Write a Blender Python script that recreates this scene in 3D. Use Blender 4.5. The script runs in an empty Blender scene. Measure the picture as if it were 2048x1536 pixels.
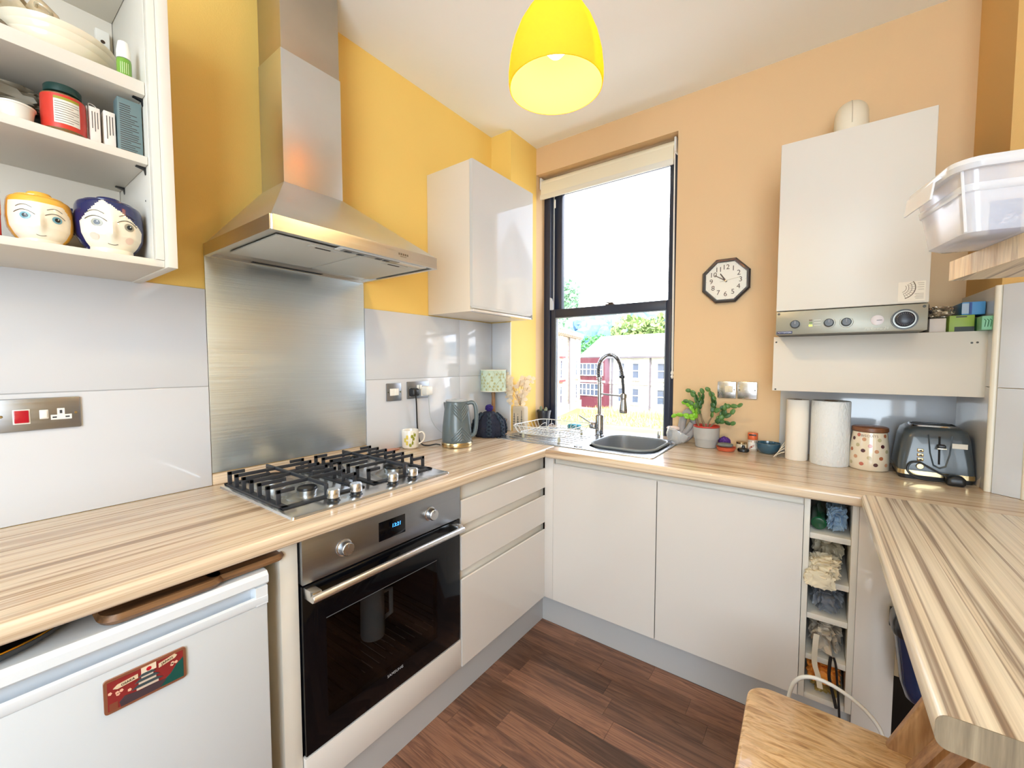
import bpy, bmesh, math, random
from mathutils import Vector, Matrix, noise
random.seed(7)
PI = math.pi
S = bpy.context.scene
C = S.collection

# ---------------------------------------------------------------- camera, sky, sun, area lights, exposure
def RGB(r, g, b):
    f = lambda c: (c/255)/12.92 if c/255 <= .04045 else (((c/255)+.055)/1.055)**2.4
    return (f(r), f(g), f(b), 1)

cam = bpy.data.cameras.new('camera'); cam.sensor_width = 36; cam.sensor_fit = 'HORIZONTAL'
cam.lens = 36*831.2/2048; cam.clip_start = .02; cam.clip_end = 600
cam_ob = bpy.data.objects.new('camera', cam); C.objects.link(cam_ob); S.camera = cam_ob
YAW, PIT = math.radians(36.2446), math.radians(-2.9568)
_f = Vector((-math.sin(YAW)*math.cos(PIT), math.cos(YAW)*math.cos(PIT), math.sin(PIT)))
_r = Vector((math.cos(YAW), math.sin(YAW), 0)); _u = _r.cross(_f)
cam_ob.matrix_world = Matrix(((_r.x, _u.x, -_f.x, 1.6699), (_r.y, _u.y, -_f.y, -2.3398), (_r.z, _u.z, -_f.z, 1.3335), (0, 0, 0, 1)))

w = bpy.data.worlds.new('sky'); S.world = w; w.use_nodes = True
nt = w.node_tree; nt.nodes.clear()
def WN(t): return nt.nodes.new(t)
tc = WN('ShaderNodeTexCoord'); sep = WN('ShaderNodeSeparateXYZ'); nt.links.new(tc.outputs['Generated'], sep.inputs[0])
grad = WN('ShaderNodeValToRGB'); nt.links.new(sep.outputs['Z'], grad.inputs[0])
e = grad.color_ramp.elements; e[0].position = 0; e[0].color = (.80, .88, 1, 1); e[1].position = .8; e[1].color = (.22, .42, .9, 1)
mp = WN('ShaderNodeMapping'); mp.inputs['Scale'].default_value = (1.3, 1.3, 3.2); nt.links.new(tc.outputs['Generated'], mp.inputs[0])
cl = WN('ShaderNodeTexNoise'); cl.inputs['Scale'].default_value = 2.1; cl.inputs['Detail'].default_value = 7; nt.links.new(mp.outputs[0], cl.inputs['Vector'])
cr = WN('ShaderNodeValToRGB'); nt.links.new(cl.outputs['Fac'], cr.inputs[0])
cr.color_ramp.elements[0].position = .36; cr.color_ramp.elements[1].position = .60
mx = WN('ShaderNodeMixRGB'); nt.links.new(cr.outputs[0], mx.inputs[0]); nt.links.new(grad.outputs[0], mx.inputs[1]); mx.inputs[2].default_value = (1, 1, 1, 1)
bg = WN('ShaderNodeBackground'); nt.links.new(mx.outputs[0], bg.inputs[0]); bg.inputs['Strength'].default_value = 6.0
wo = WN('ShaderNodeOutputWorld'); nt.links.new(bg.outputs[0], wo.inputs[0])

sun = bpy.data.lights.new('sun', 'SUN'); sun.energy = 11; sun.angle = math.radians(.6); sun.color = (1, .96, .88)
so = bpy.data.objects.new('sun', sun); C.objects.link(so)
so.rotation_euler = Vector((-.45, .55, -.72)).to_track_quat('-Z', 'Y').to_euler()

def area(name, loc, to, sx, sy, energy, col):
    a = bpy.data.lights.new(name, 'AREA'); a.shape = 'RECTANGLE'; a.size = sx; a.size_y = sy; a.energy = energy; a.color = col
    o = bpy.data.objects.new(name, a); C.objects.link(o); o.location = loc
    o.rotation_euler = (Vector(to)-Vector(loc)).to_track_quat('-Z', 'Y').to_euler(); return o
area('fill_lamp_rear', (2.0, -3.88, 1.62), (.35, -.9, 1.62), 1.7, 1.9, 78, (.84, 1, 1.14))     # added fill from behind the camera; the end wall has no window

S.view_settings.view_transform = 'Standard'; S.view_settings.look = 'None'
S.view_settings.gamma = 1; S.view_settings.use_curve_mapping = False; S.view_settings.exposure = .42
S.cycles.max_bounces = 10; S.cycles.diffuse_bounces = 5; S.cycles.glossy_bounces = 5; S.cycles.transparent_max_bounces = 12
S.cycles.sample_clamp_indirect = 6; S.cycles.caustics_reflective = False; S.cycles.caustics_refractive = False

# ---------------------------------------------------------------- materials
MATS = {}
def M(name, col=(200, 200, 200), r=.5, m=0, spec=.5, coat=0, emit=None, es=1, trans=0, bump=0, bs=60, var=0, vs=8, stretch=(1, 1, 1), sub=0):
    if name in MATS: return MATS[name]
    mt = bpy.data.materials.new(name); mt.use_nodes = True; n = mt.node_tree; b = n.nodes['Principled BSDF']
    c = RGB(*col); b.inputs['Base Color'].default_value = c; b.inputs['Roughness'].default_value = r; b.inputs['Metallic'].default_value = m
    b.inputs['Specular IOR Level'].default_value = spec; b.inputs['Coat Weight'].default_value = coat; b.inputs['Coat Roughness'].default_value = .04
    b.inputs['Transmission Weight'].default_value = trans
    if emit: b.inputs['Emission Color'].default_value = RGB(*emit); b.inputs['Emission Strength'].default_value = es
    if bump or var:
        t = n.nodes.new('ShaderNodeTexCoord'); mpn = n.nodes.new('ShaderNodeMapping'); mpn.inputs['Scale'].default_value = stretch
        n.links.new(t.outputs['Object'], mpn.inputs[0])
    if var:
        z = n.nodes.new('ShaderNodeTexNoise'); z.inputs['Scale'].default_value = vs; z.inputs['Detail'].default_value = 5; n.links.new(mpn.outputs[0], z.inputs['Vector'])
        q = n.nodes.new('ShaderNodeMixRGB'); q.inputs[1].default_value = tuple(x*(1-var) for x in c[:3])+(1,); q.inputs[2].default_value = tuple(min(1, x*(1+var)) for x in c[:3])+(1,)
        n.links.new(z.outputs['Fac'], q.inputs[0]); n.links.new(q.outputs[0], b.inputs['Base Color'])
    if bump:
        z = n.nodes.new('ShaderNodeTexNoise'); z.inputs['Scale'].default_value = bs; z.inputs['Detail'].default_value = 4; n.links.new(mpn.outputs[0], z.inputs['Vector'])
        bp = n.nodes.new('ShaderNodeBump'); bp.inputs['Strength'].default_value = bump; bp.inputs['Distance'].default_value = .004
        n.links.new(z.outputs['Fac'], bp.inputs['Height']); n.links.new(bp.outputs[0], b.inputs['Normal'])
    MATS[name] = mt; return mt

def wood(name, stops, along='y', across=22, len_=.9, r=.35, coat=0, fine=140, world=False, rand=0, dist=.6, spec=.5):
    mt = bpy.data.materials.new(name); mt.use_nodes = True; n = mt.node_tree; b = n.nodes['Principled BSDF']; L = n.links.new
    t = n.nodes.new('ShaderNodeTexCoord'); vec = t.outputs['Object']
    if world:
        g = n.nodes.new('ShaderNodeNewGeometry'); oi = n.nodes.new('ShaderNodeObjectInfo'); ml = n.nodes.new('ShaderNodeMath'); ml.operation = 'MULTIPLY'; ml.inputs[1].default_value = 37
        L(oi.outputs['Random'], ml.inputs[0]); ad = n.nodes.new('ShaderNodeVectorMath'); ad.operation = 'ADD'; L(g.outputs['Position'], ad.inputs[0]); L(ml.outputs[0], ad.inputs[1]); vec = ad.outputs[0]
    def nz(sc, det, rough, ln, dst):
        mpn = n.nodes.new('ShaderNodeMapping'); s = {'x': (ln, sc, sc), 'y': (sc, ln, sc), 'z': (sc, sc, ln)}[along]
        mpn.inputs['Scale'].default_value = s; L(vec, mpn.inputs[0]); z = n.nodes.new('ShaderNodeTexNoise'); z.inputs['Scale'].default_value = 1
        z.inputs['Detail'].default_value = det; z.inputs['Roughness'].default_value = rough; z.inputs['Distortion'].default_value = dst; L(mpn.outputs[0], z.inputs['Vector']); return z
    a = nz(across, 4, .62, len_, dist); rp = n.nodes.new('ShaderNodeValToRGB'); els = rp.color_ramp.elements
    els[0].position, els[0].color = stops[0][0], RGB(*stops[0][1]); els[1].position, els[1].color = stops[-1][0], RGB(*stops[-1][1])
    for p, c in stops[1:-1]: x = els.new(p); x.color = RGB(*c)
    L(a.outputs['Fac'], rp.inputs[0]); f = nz(fine, 3, .7, len_*4, 0)
    m2 = n.nodes.new('ShaderNodeMixRGB'); m2.blend_type = 'MULTIPLY'; m2.inputs[0].default_value = .35; L(rp.outputs[0], m2.inputs[1])
    r2 = n.nodes.new('ShaderNodeValToRGB'); r2.color_ramp.elements[0].position = .35; r2.color_ramp.elements[0].color = (.45, .42, .4, 1); r2.color_ramp.elements[1].position = .6; L(f.outputs['Fac'], r2.inputs[0]); L(r2.outputs[0], m2.inputs[2])
    out = m2.outputs[0]
    if rand:
        hs = n.nodes.new('ShaderNodeHueSaturation'); mr = n.nodes.new('ShaderNodeMapRange'); mr.inputs['To Min'].default_value = 1-rand; mr.inputs['To Max'].default_value = 1+rand
        L(oi.outputs['Random'], mr.inputs['Value']); L(mr.outputs[0], hs.inputs['Value']); L(out, hs.inputs['Color']); out = hs.outputs[0]
    L(out, b.inputs['Base Color']); b.inputs['Roughness'].default_value = r; b.inputs['Coat Weight'].default_value = coat; b.inputs['Specular IOR Level'].default_value = spec
    MATS[name] = mt; return mt

def glassy(name, tint=(1, 1, 1), rough=0, refl=.08, white=0, wcol=(235, 238, 242)):
    mt = bpy.data.materials.new(name); mt.use_nodes = True; n = mt.node_tree; n.nodes.clear(); L = n.links.new
    o = n.nodes.new('ShaderNodeOutputMaterial'); t = n.nodes.new('ShaderNodeBsdfTransparent'); t.inputs[0].default_value = tint+(1,)
    g = n.nodes.new('ShaderNodeBsdfGlossy'); g.inputs['Roughness'].default_value = rough; lw_ = n.nodes.new('ShaderNodeLayerWeight'); lw_.inputs[0].default_value = .5; pw_ = n.nodes.new('ShaderNodeMath'); pw_.operation = 'POWER'; pw_.inputs[1].default_value = 4; L(lw_.outputs['Facing'], pw_.inputs[0]); fr = n.nodes.new('ShaderNodeMapRange'); fr.inputs['To Min'].default_value = .04; fr.inputs['To Max'].default_value = .55; L(pw_.outputs[0], fr.inputs['Value'])
    m = n.nodes.new('ShaderNodeMixShader'); last = t
    if white:
        d = n.nodes.new('ShaderNodeBsdfDiffuse'); d.inputs[0].default_value = RGB(*wcol); tl = n.nodes.new('ShaderNodeBsdfTranslucent'); tl.inputs[0].default_value = RGB(*wcol)
        a = n.nodes.new('ShaderNodeAddShader'); m3 = n.nodes.new('ShaderNodeMixShader'); m3.inputs[0].default_value = .18; L(d.outputs[0], m3.inputs[1]); L(tl.outputs[0], m3.inputs[2])
        m2 = n.nodes.new('ShaderNodeMixShader'); m2.inputs[0].default_value = white; L(t.outputs[0], m2.inputs[1]); L(m3.outputs[0], m2.inputs[2]); last = m2
    L(fr.outputs[0], m.inputs[0]); L(last.outputs[0], m.inputs[1]); L(g.outputs[0], m.inputs[2]); L(m.outputs[0], o.inputs[0]); MATS[name] = mt; return mt

def shade_mat(name, col, tcol, tr=.5):
    mt = bpy.data.materials.new(name); mt.use_nodes = True; n = mt.node_tree; n.nodes.clear(); L = n.links.new
    o = n.nodes.new('ShaderNodeOutputMaterial'); d = n.nodes.new('ShaderNodeBsdfDiffuse'); d.inputs[0].default_value = RGB(*col)
    t = n.nodes.new('ShaderNodeBsdfTranslucent'); t.inputs[0].default_value = RGB(*tcol); m = n.nodes.new('ShaderNodeMixShader'); m.inputs[0].default_value = tr
    L(d.outputs[0], m.inputs[1]); L(t.outputs[0], m.inputs[2]); L(m.outputs[0], o.inputs[0]); MATS[name] = mt; return mt

def brushed(name, col, r=.32, scale=(1, 1, 1), bump=.05, var=.1, bs=1, big=0):
    mt = bpy.data.materials.new(name); mt.use_nodes = True; n = mt.node_tree; b = n.nodes['Principled BSDF']; L = n.links.new
    b.inputs['Metallic'].default_value = 1; c = RGB(*col)
    t = n.nodes.new('ShaderNodeTexCoord'); mpn = n.nodes.new('ShaderNodeMapping'); mpn.inputs['Scale'].default_value = scale; L(t.outputs['Object'], mpn.inputs[0])
    z = n.nodes.new('ShaderNodeTexNoise'); z.inputs['Scale'].default_value = bs; z.inputs['Detail'].default_value = 5; L(mpn.outputs[0], z.inputs['Vector'])
    q = n.nodes.new('ShaderNodeMixRGB'); q.inputs[1].default_value = tuple(x*(1-var) for x in c[:3])+(1,); q.inputs[2].default_value = tuple(min(1, x*(1+var)) for x in c[:3])+(1,)
    L(z.outputs['Fac'], q.inputs[0]); L(q.outputs[0], b.inputs['Base Color'])
    mr = n.nodes.new('ShaderNodeMapRange'); mr.inputs['To Min'].default_value = r*.75; mr.inputs['To Max'].default_value = r*1.3; L(z.outputs['Fac'], mr.inputs['Value']); L(mr.outputs[0], b.inputs['Roughness'])
    bp = n.nodes.new('ShaderNodeBump'); bp.inputs['Strength'].default_value = bump; bp.inputs['Distance'].default_value = .003; L(z.outputs['Fac'], bp.inputs['Height'])
    if big:
        m2 = n.nodes.new('ShaderNodeMapping'); m2.inputs['Scale'].default_value = (2, 1.2, 16); L(t.outputs['Object'], m2.inputs[0])
        z2 = n.nodes.new('ShaderNodeTexNoise'); z2.inputs['Scale'].default_value = 1; z2.inputs['Detail'].default_value = 3; L(m2.outputs[0], z2.inputs['Vector'])
        b2 = n.nodes.new('ShaderNodeBump'); b2.inputs['Strength'].default_value = big; b2.inputs['Distance'].default_value = .02; L(z2.outputs['Fac'], b2.inputs['Height']); L(bp.outputs[0], b2.inputs['Normal']); bp = b2
    L(bp.outputs[0], b.inputs['Normal']); MATS[name] = mt; return mt

ochre = M('ochre_paint', (240, 204, 112), .62, bump=.10, bs=220, var=.03, vs=3)
tan_p = M('tan_paint', (224, 190, 146), .66, bump=.10, bs=220, var=.03, vs=3)
ceil_m = M('ceiling_paint', (247, 249, 247), .85)
white_g = M('white_gloss_door', (220, 214, 208), .14, coat=.5, spec=.5)
white_u = M('white_gloss_upper', (206, 206, 204), .05, spec=.22)
white_c = M('white_carcass', (220, 214, 203), .45)
white_m = M('white_plastic', (236, 234, 228), .35)
cream_m = M('cream_enamel', (214, 210, 202), .38)
plinth_m = M('grey_plinth', (186, 186, 186), .35)
tile_m = M('white_tile', (206, 209, 215), .10, coat=.25, spec=.5)
grout_m = M('grout', (176, 176, 176), .8)
lam = [(.26, (122, 98, 78)), (.38, (186, 156, 126)), (.46, (222, 199, 170)), (.54, (231, 210, 183)), (.60, (190, 161, 134)), (.68, (235, 216, 191)), (.80, (152, 127, 106))]
lam_y = wood('laminate_y', lam, 'y', 36, .5, .24, coat=.25)
lam_x = wood('laminate_x', lam, 'x', 36, .5, .24, coat=.25)
bar_l = [(.25, (96, 82, 74)), (.36, (150, 128, 108)), (.43, (222, 206, 180)), (.53, (236, 222, 198)), (.585, (150, 130, 112)), (.63, (230, 212, 184)), (.78, (176, 150, 124))]
lam_bar = wood('laminate_bar', bar_l, 'y', 26, .22, .26, coat=.2, dist=.35)
lam_end = wood('laminate_end', [(.3, (104, 90, 72)), (.5, (130, 114, 92)), (.7, (148, 132, 108))], 'z', 60, 3, .5)
pine = wood('pine_board', [(.3, (186, 150, 112)), (.45, (226, 198, 162)), (.6, (236, 214, 182)), (.75, (176, 142, 110))], 'z', 40, 3, .5)
oak_seat = wood('oak_seat', [(.28, (158, 112, 68)), (.42, (208, 164, 110)), (.55, (232, 196, 146)), (.7, (186, 138, 88))], 'x', 30, 6, .34, coat=.3, dist=2.2)
oak_dark = wood('dark_oak', [(.3, (74, 50, 32)), (.5, (124, 88, 56)), (.7, (150, 108, 70))], 'y', 45, 2, .4)
beech = wood('beech', [(.3, (128, 88, 56)), (.5, (162, 120, 80)), (.7, (188, 148, 104))], 'z', 40, 3, .4)
walnut = wood('walnut', [(.26, (74, 50, 42)), (.42, (112, 78, 62)), (.52, (140, 100, 78)), (.6, (104, 70, 56)), (.75, (172, 126, 98))], 'x', 24, 1.6, .34, fine=200, world=True, rand=.42, dist=1.4)
steel = brushed('brushed_steel', (206, 204, 200), .30, (3, 3, 300), .04, .06)
steel_h = brushed('hood_steel', (214, 216, 216), .36, (4, 4, 5), .05, .10, 1.2)
steel_s = brushed('splashback_steel', (220, 236, 255), .36, (6, 1.2, 260), .10, .10, 1, big=.10)
steel_o = brushed('oven_steel', (158, 162, 168), .34, (3, 2, 260), .03, .06)
steel_p = brushed('polished_steel', (214, 216, 218), .25, (12, 12, 12), .004, .03)
chrome = M('chrome', (172, 174, 178), .09, 1)
brass = M('pale_brass', (206, 184, 140), .22, 1)
black_g = M('black_gloss', (7, 8, 12), .08, spec=.28)
black_p = M('black_plastic', (26, 27, 30), .38)
iron = M('cast_iron', (44, 46, 52), .5)
dark = M('dark_void', (20, 18, 17), .9)
navy_f = M('anthracite_frame', (38, 44, 62), .38)
glass = glassy('window_glass')
clear = glassy('clear_plastic', (.93, .95, .96), .03, white=.12)

# ---------------------------------------------------------------- mesh helpers
OFF = {}
def box(bm, lo, hi, bev=0, seg=2):
    lo, hi = Vector(lo), Vector(hi); r = bmesh.ops.create_cube(bm, size=1)
    bmesh.ops.transform(bm, matrix=Matrix.Translation((lo+hi)/2) @ Matrix.Diagonal((*(hi-lo), 1)), verts=r['verts'])
    if bev:
        es = list({e for v in r['verts'] for e in v.link_edges}); bmesh.ops.bevel(bm, geom=es, offset=bev, segments=seg, profile=.5, affect='EDGES')
    return bm
def BX(lo, hi, bev=0, seg=2): return box(bmesh.new(), lo, hi, bev, seg)
def loft(bm, loops, cap0=True, cap1=True, closed=True):
    vs = [[bm.verts.new(p) for p in l] for l in loops]; n = len(vs[0])
    for a, b in zip(vs, vs[1:]):
        for i in range(n if closed else n-1):
            j = (i+1) % n
            try: bm.faces.new((a[i], a[j], b[j], b[i]))
            except ValueError: pass
    if cap0: bm.faces.new(vs[0][::-1])
    if cap1: bm.faces.new(vs[-1])
    return bm
def ring(c, r, n=32, ax='z', ry=None, a0=0):
    ry = r if ry is None else ry; out = []
    for i in range(n):
        a = a0+2*PI*i/n; x, y = r*math.cos(a), ry*math.sin(a)
        out.append(Vector(c)+Vector({'z': (x, y, 0), 'x': (0, x, y), 'y': (y, 0, x)}[ax]))
    return out
def lathe(bm, c, prof, n=40, ax='z', cap0=True, cap1=True):
    d = {'z': Vector((0, 0, 1)), 'x': Vector((1, 0, 0)), 'y': Vector((0, 1, 0)), '-y': Vector((0, -1, 0))}[ax]
    if ax == '-y': return loft(bm, [[Vector(c)+Vector((r*math.cos(2*PI*i/n), -h, r*math.sin(2*PI*i/n))) for i in range(n)] for r, h in prof], cap0, cap1)
    return loft(bm, [ring(Vector(c)+d*h, max(r, 1e-5), n, ax) for r, h in prof], cap0, cap1)
def LT(c, prof, n=40, ax='z', cap0=True, cap1=True): return lathe(bmesh.new(), c, prof, n, ax, cap0, cap1)
def rrect(cx, cy, w, d, r, z, n=6):
    out = []
    for sx, sy, a0 in ((1, 1, 0), (-1, 1, PI/2), (-1, -1, PI), (1, -1, 1.5*PI)):
        for i in range(n+1):
            a = a0+PI/2*i/n; out.append(Vector((cx+sx*(w/2-r)+r*math.cos(a), cy+sy*(d/2-r)+r*math.sin(a), z)))
    return out
def tube(bm, pts, r, n=8, cap=True):
    pts = [Vector(p) for p in pts]; loops = []; up = None
    for i, p in enumerate(pts):
        t = (pts[min(i+1, len(pts)-1)]-pts[max(i-1, 0)]).normalized()
        if up is None: up = Vector((0, 0, 1)) if abs(t.z) < .9 else Vector((1, 0, 0))
        s = t.cross(up).normalized(); up = s.cross(t).normalized(); rr = r[i] if isinstance(r, (list, tuple)) else r
        loops.append([p+(s*math.cos(2*PI*k/n)+up*math.sin(2*PI*k/n))*rr for k in range(n)])
    return loft(bm, loops, cap, cap)
def TB(pts, r, n=8): return tube(bmesh.new(), pts, r, n)
def curve(pts, m=8):
    P = [Vector(p) for p in pts]; out = []; P = [P[0]*2-P[1]]+P+[P[-1]*2-P[-2]]
    for i in range(1, len(P)-2):
        for k in range(m):
            t = k/m; a, b, c, d = P[i-1], P[i], P[i+1], P[i+2]
            out.append(.5*((2*b)+(-a+c)*t+(2*a-5*b+4*c-d)*t*t+(-a+3*b-3*c+d)*t**3))
    return out+[P[-2]]
def prism(bm, poly, axis, a, b):
    f = {'x': lambda p, t: (t, p[0], p[1]), 'y': lambda p, t: (p[0], t, p[1]), 'z': lambda p, t: (p[0], p[1], t)}[axis]
    return loft(bm, [[f(p, a) for p in poly], [f(p, b) for p in poly]])
def PR(poly, axis, a, b): return prism(bmesh.new(), poly, axis, a, b)
def blob(c, s, amp=.25, fr=3., seed=0, sub=3, ridge=True):
    bm = bmesh.new(); bmesh.ops.create_icosphere(bm, subdivisions=sub, radius=1); o = Vector((seed*3.1, seed*1.7, seed*.9))
    for v in bm.verts:
        p = v.co.copy(); k = noise.noise(p*fr+o)
        if ridge: k = .5-abs(k)*2+.5*(.5-abs(noise.noise(p*fr*2.3+o)))
        q = p*(1+amp*k); v.co = Vector((q.x*s[0]+c[0], q.y*s[1]+c[1], q.z*s[2]+c[2]))
    return bm
def crumple(c, s, amp=.2, fr=2.2, seed=0, sub=4, sq=.55):
    bm = bmesh.new(); bmesh.ops.create_icosphere(bm, subdivisions=sub, radius=1); o = Vector((seed*3.1, seed*1.7, seed*.9))
    for v in bm.verts:
        p = v.co.copy(); q = Vector([math.copysign(abs(t)**sq, t) for t in p]); q /= max(1, max(abs(t) for t in q))
        w_ = p+.35*Vector((noise.noise(p*1.7+o), noise.noise(p*1.7-o), noise.noise(p*1.9+o*2)))
        k = .55*(1-2.6*abs(noise.noise(w_*fr+o)))+.35*(1-2.6*abs(noise.noise(w_*fr*2.2+o)))+.16*(1-2.6*abs(noise.noise(w_*fr*4.5+o)))
        q *= 1-amp+amp*k; v.co = Vector((q.x*s[0]+c[0], q.y*s[1]+c[1], q.z*s[2]+c[2]))
    return bm
def ob(name, bm, mat, parent=None, smooth=40, local=False, **kw):
    bmesh.ops.recalc_face_normals(bm, faces=bm.faces) if kw.pop('fixn', True) else None
    me = bpy.data.meshes.new(name); bm.to_mesh(me); bm.free()
    for x in (mat if isinstance(mat, (list, tuple)) else [mat]): me.materials.append(x)
    if smooth:
        me.polygons.foreach_set('use_smooth', [True]*len(me.polygons)); me.set_sharp_from_angle(angle=math.radians(smooth))
    o = bpy.data.objects.new(name, me); C.objects.link(o)
    if parent is not None:
        o.parent = parent
        if local: OFF[o] = OFF[parent]
        else: o.location = -OFF[parent]; OFF[o] = Vector()
    elif not local and me.vertices:
        xs = [v.co for v in me.vertices]; b = Vector(((min(v.x for v in xs)+max(v.x for v in xs))/2, (min(v.y for v in xs)+max(v.y for v in xs))/2, min(v.z for v in xs)))
        me.transform(Matrix.Translation(-b)); o.location = b; OFF[o] = b
    else: OFF[o] = Vector()
    for k, v in kw.items(): o[k] = v
    return o
def thing(name, label, cat, loc=(0, 0, 0), rz=0, group=None):
    o = bpy.data.objects.new(name, None); C.objects.link(o); o.location = loc; o.rotation_euler.z = rz; o.empty_display_size = .05
    o['label'] = label; o['category'] = cat; OFF[o] = Vector(loc)
    if group: o['group'] = group
    return o
def tag(o, label, cat, group=None):
    o['label'] = label; o['category'] = cat
    if group: o['group'] = group
    return o
def dup(root, loc, rz=None, label=None):
    r = root.copy(); C.objects.link(r); r.location = loc; OFF[r] = Vector(loc)
    if rz is not None: r.rotation_euler.z = rz
    if label: r['label'] = label
    for ch in list(root.children):
        c = ch.copy(); C.objects.link(c); c.parent = r
        for g in list(ch.children):
            d = g.copy(); C.objects.link(d); d.parent = c
    return r
FACE = {'+x': ((0, 1, 0), (0, 0, 1), (1, 0, 0)), '-y': ((1, 0, 0), (0, 0, 1), (0, -1, 0)), 'z': ((1, 0, 0), (0, 1, 0), (0, 0, 1)), '-yv': ((0, 0, -1), (1, 0, 0), (0, -1, 0))}
def text_bm(s, size, at, face='+x', ext=.0004, align='CENTER', shear=0, sp=1, M4=None):
    cu = bpy.data.curves.new('t', 'FONT'); cu.body = s; cu.size = size; cu.extrude = ext; cu.align_x = align; cu.align_y = 'CENTER'; cu.shear = shear; cu.space_character = sp; cu.resolution_u = 3
    o = bpy.data.objects.new('t', cu); C.objects.link(o); dg = bpy.context.evaluated_depsgraph_get(); me = bpy.data.meshes.new_from_object(o.evaluated_get(dg))
    bpy.data.objects.remove(o); bpy.data.curves.remove(cu)
    X, Y, Z = FACE[face]; mt = Matrix(((X[0], Y[0], Z[0], at[0]), (X[1], Y[1], Z[1], at[1]), (X[2], Y[2], Z[2], at[2]), (0, 0, 0, 1))) if M4 is None else M4
    me.transform(mt); bm = bmesh.new(); bm.from_mesh(me); bpy.data.meshes.remove(me); return bm
def cut(o, bmc):
    me = bpy.data.meshes.new('c'); bmesh.ops.recalc_face_normals(bmc, faces=bmc.faces); bmc.to_mesh(me); bmc.free(); c = bpy.data.objects.new('c', me); C.objects.link(c)
    md = o.modifiers.new('b', 'BOOLEAN'); md.object = c; md.operation = 'DIFFERENCE'; md.solver = 'EXACT'
    bpy.context.view_layer.update(); dg = bpy.context.evaluated_depsgraph_get(); nm = bpy.data.meshes.new_from_object(o.evaluated_get(dg)); o.modifiers.clear(); old = o.data; nm.name = old.name; o.data = nm
    bpy.data.objects.remove(c); nm.set_sharp_from_angle(angle=math.radians(40))
def surf(prof, c, a, h, off=0):
    for (r0, h0), (r1, h1) in zip(prof, prof[1:]):
        if h0 <= h <= h1 and h1 > h0: r = r0+(r1-r0)*(h-h0)/(h1-h0); break
    else: r = prof[-1][0]
    return Vector(c)+Vector(((r+off)*math.cos(a), (r+off)*math.sin(a), h))
def decal(bm, prof, c, a0, h0, sa, sh, off=.0006, n=18, rot=0):
    ce = bm.verts.new(surf(prof, c, a0, h0, off)); vs = []
    for i in range(n):
        t = 2*PI*i/n; x, y = sa*math.cos(t), sh*math.sin(t)
        vs.append(bm.verts.new(surf(prof, c, a0+x*math.cos(rot)-y*math.sin(rot)*8, h0+y*math.cos(rot)+x*math.sin(rot)/8, off)))
    for i in range(n): bm.faces.new((ce, vs[i], vs[(i+1) % n]))
    return bm
def band(bm, prof, c, a0, a1, h0, h1, off=.0006, n=16, m=6):
    g = [[bm.verts.new(surf(prof, c, a0+(a1-a0)*i/n, h0+(h1-h0)*j/m, off)) for i in range(n+1)] for j in range(m+1)]
    for j in range(m):
        for i in range(n): bm.faces.new((g[j][i], g[j][i+1], g[j+1][i+1], g[j+1][i]))
    return bm
# ---------------------------------------------------------------- room shell
H = 2.724
floor = ob('floor', BX((-.1, -4.1, -.08), (3.3, .1, -.012)), M('floor_gap', (34, 22, 18), .8), kind='structure')
ob('ceiling', BX((-.1, -4.1, H), (3.3, .35, H+.1)), ceil_m, kind='structure')
plank_mesh = None
rows = [-.5495-.0935*k for k in range(0, 26)]
for ri, y1 in enumerate(rows):
    y0 = y1-.0935; x = .545-random.random()*.42
    while x < 2.25:
        L = random.uniform(.34, .56); a, b = max(x, .545), min(x+L, 2.6)
        if b-a > .03:
            if plank_mesh is None:
                p = ob('plank', BX((-.5, -.5, -.5), (.5, .5, .5)), walnut, floor, local=True, smooth=0); plank_mesh = p.data
            else:
                p = bpy.data.objects.new('plank', plank_mesh); C.objects.link(p); p.parent = floor
            p.location = Vector(((a+b)/2, (y0+y1)/2, -.006+random.uniform(-.0003, .0003)))-OFF[floor]; p.scale = (b-a-.0008, .0927, .012)
        x += L
wl = ob('wall_left', BX((-.12, -4.1, 0), (0, .35, H)), ochre, kind='structure')
pil = ob('wall_corner', BX((0, -.2790, 0), (.1513, .001, H)), ochre, kind='structure')
wb = ob('wall_back', BX((-.1, 0, 0), (3.3, .30, H)), tan_p, kind='structure')
cut(wb, BX((.1513, -.1, .84), (1.0427, .5, 2.5551)))
ob('wall_right', PR([(2.124, .01), (2.138, -.335), (2.205, -.385), (2.96, -4.1), (3.3, -4.1), (3.3, .01)], 'z', 0, H), M('side_paint', (226, 184, 116), .64, bump=.10, bs=220), kind='structure')
ob('wall_front', BX((-.1, -4.2, 0), (3.3, -4.1, H)), M('pale_paint', (226, 222, 216), .8), kind='structure')
# tiles (each one a piece of its wall)
def tiles(wall, spec, th=.008):
    for a, b in spec: ob('tile', BX(a, b, .0016), tile_m, wall)
g = .0012
for wall_, a_, b_ in ((wl, (0, -2.62, .912), (.005, -1.812, 1.5795)), (wl, (0, -1.203, .912), (.005, -.285, 1.5795)), (pil, (.006, -.284, .912), (.1495, -.279, 1.5795))): ob('grout', BX(a_, b_), grout_m, wall_)
for z0, z1 in ((.912, 1.252), (1.254, 1.5795)):
    tiles(wl, [((0, -2.41+g, z0), (.008, -1.812-g, z1)), ((0, -2.62, z0), (.008, -2.41-g, z1)), ((0, -1.203+g, z0), (.008, -.583-g, z1)), ((0, -.583+g, z0), (.008, -.2875, z1))])
    tiles(pil, [((.0085, -.287, z0), (.150, -.279, z1))])
    tiles(wb, [((1.535, -.008, z0), (2.12, 0, z1))] if z0 < 1 else [])
ob('trim_1', LT((.1505, -.2835, .912), [(.0045, 0), (.0045, .6675)], 12), white_m, kind='structure')
wr = bpy.data.objects['wall_right']
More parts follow.
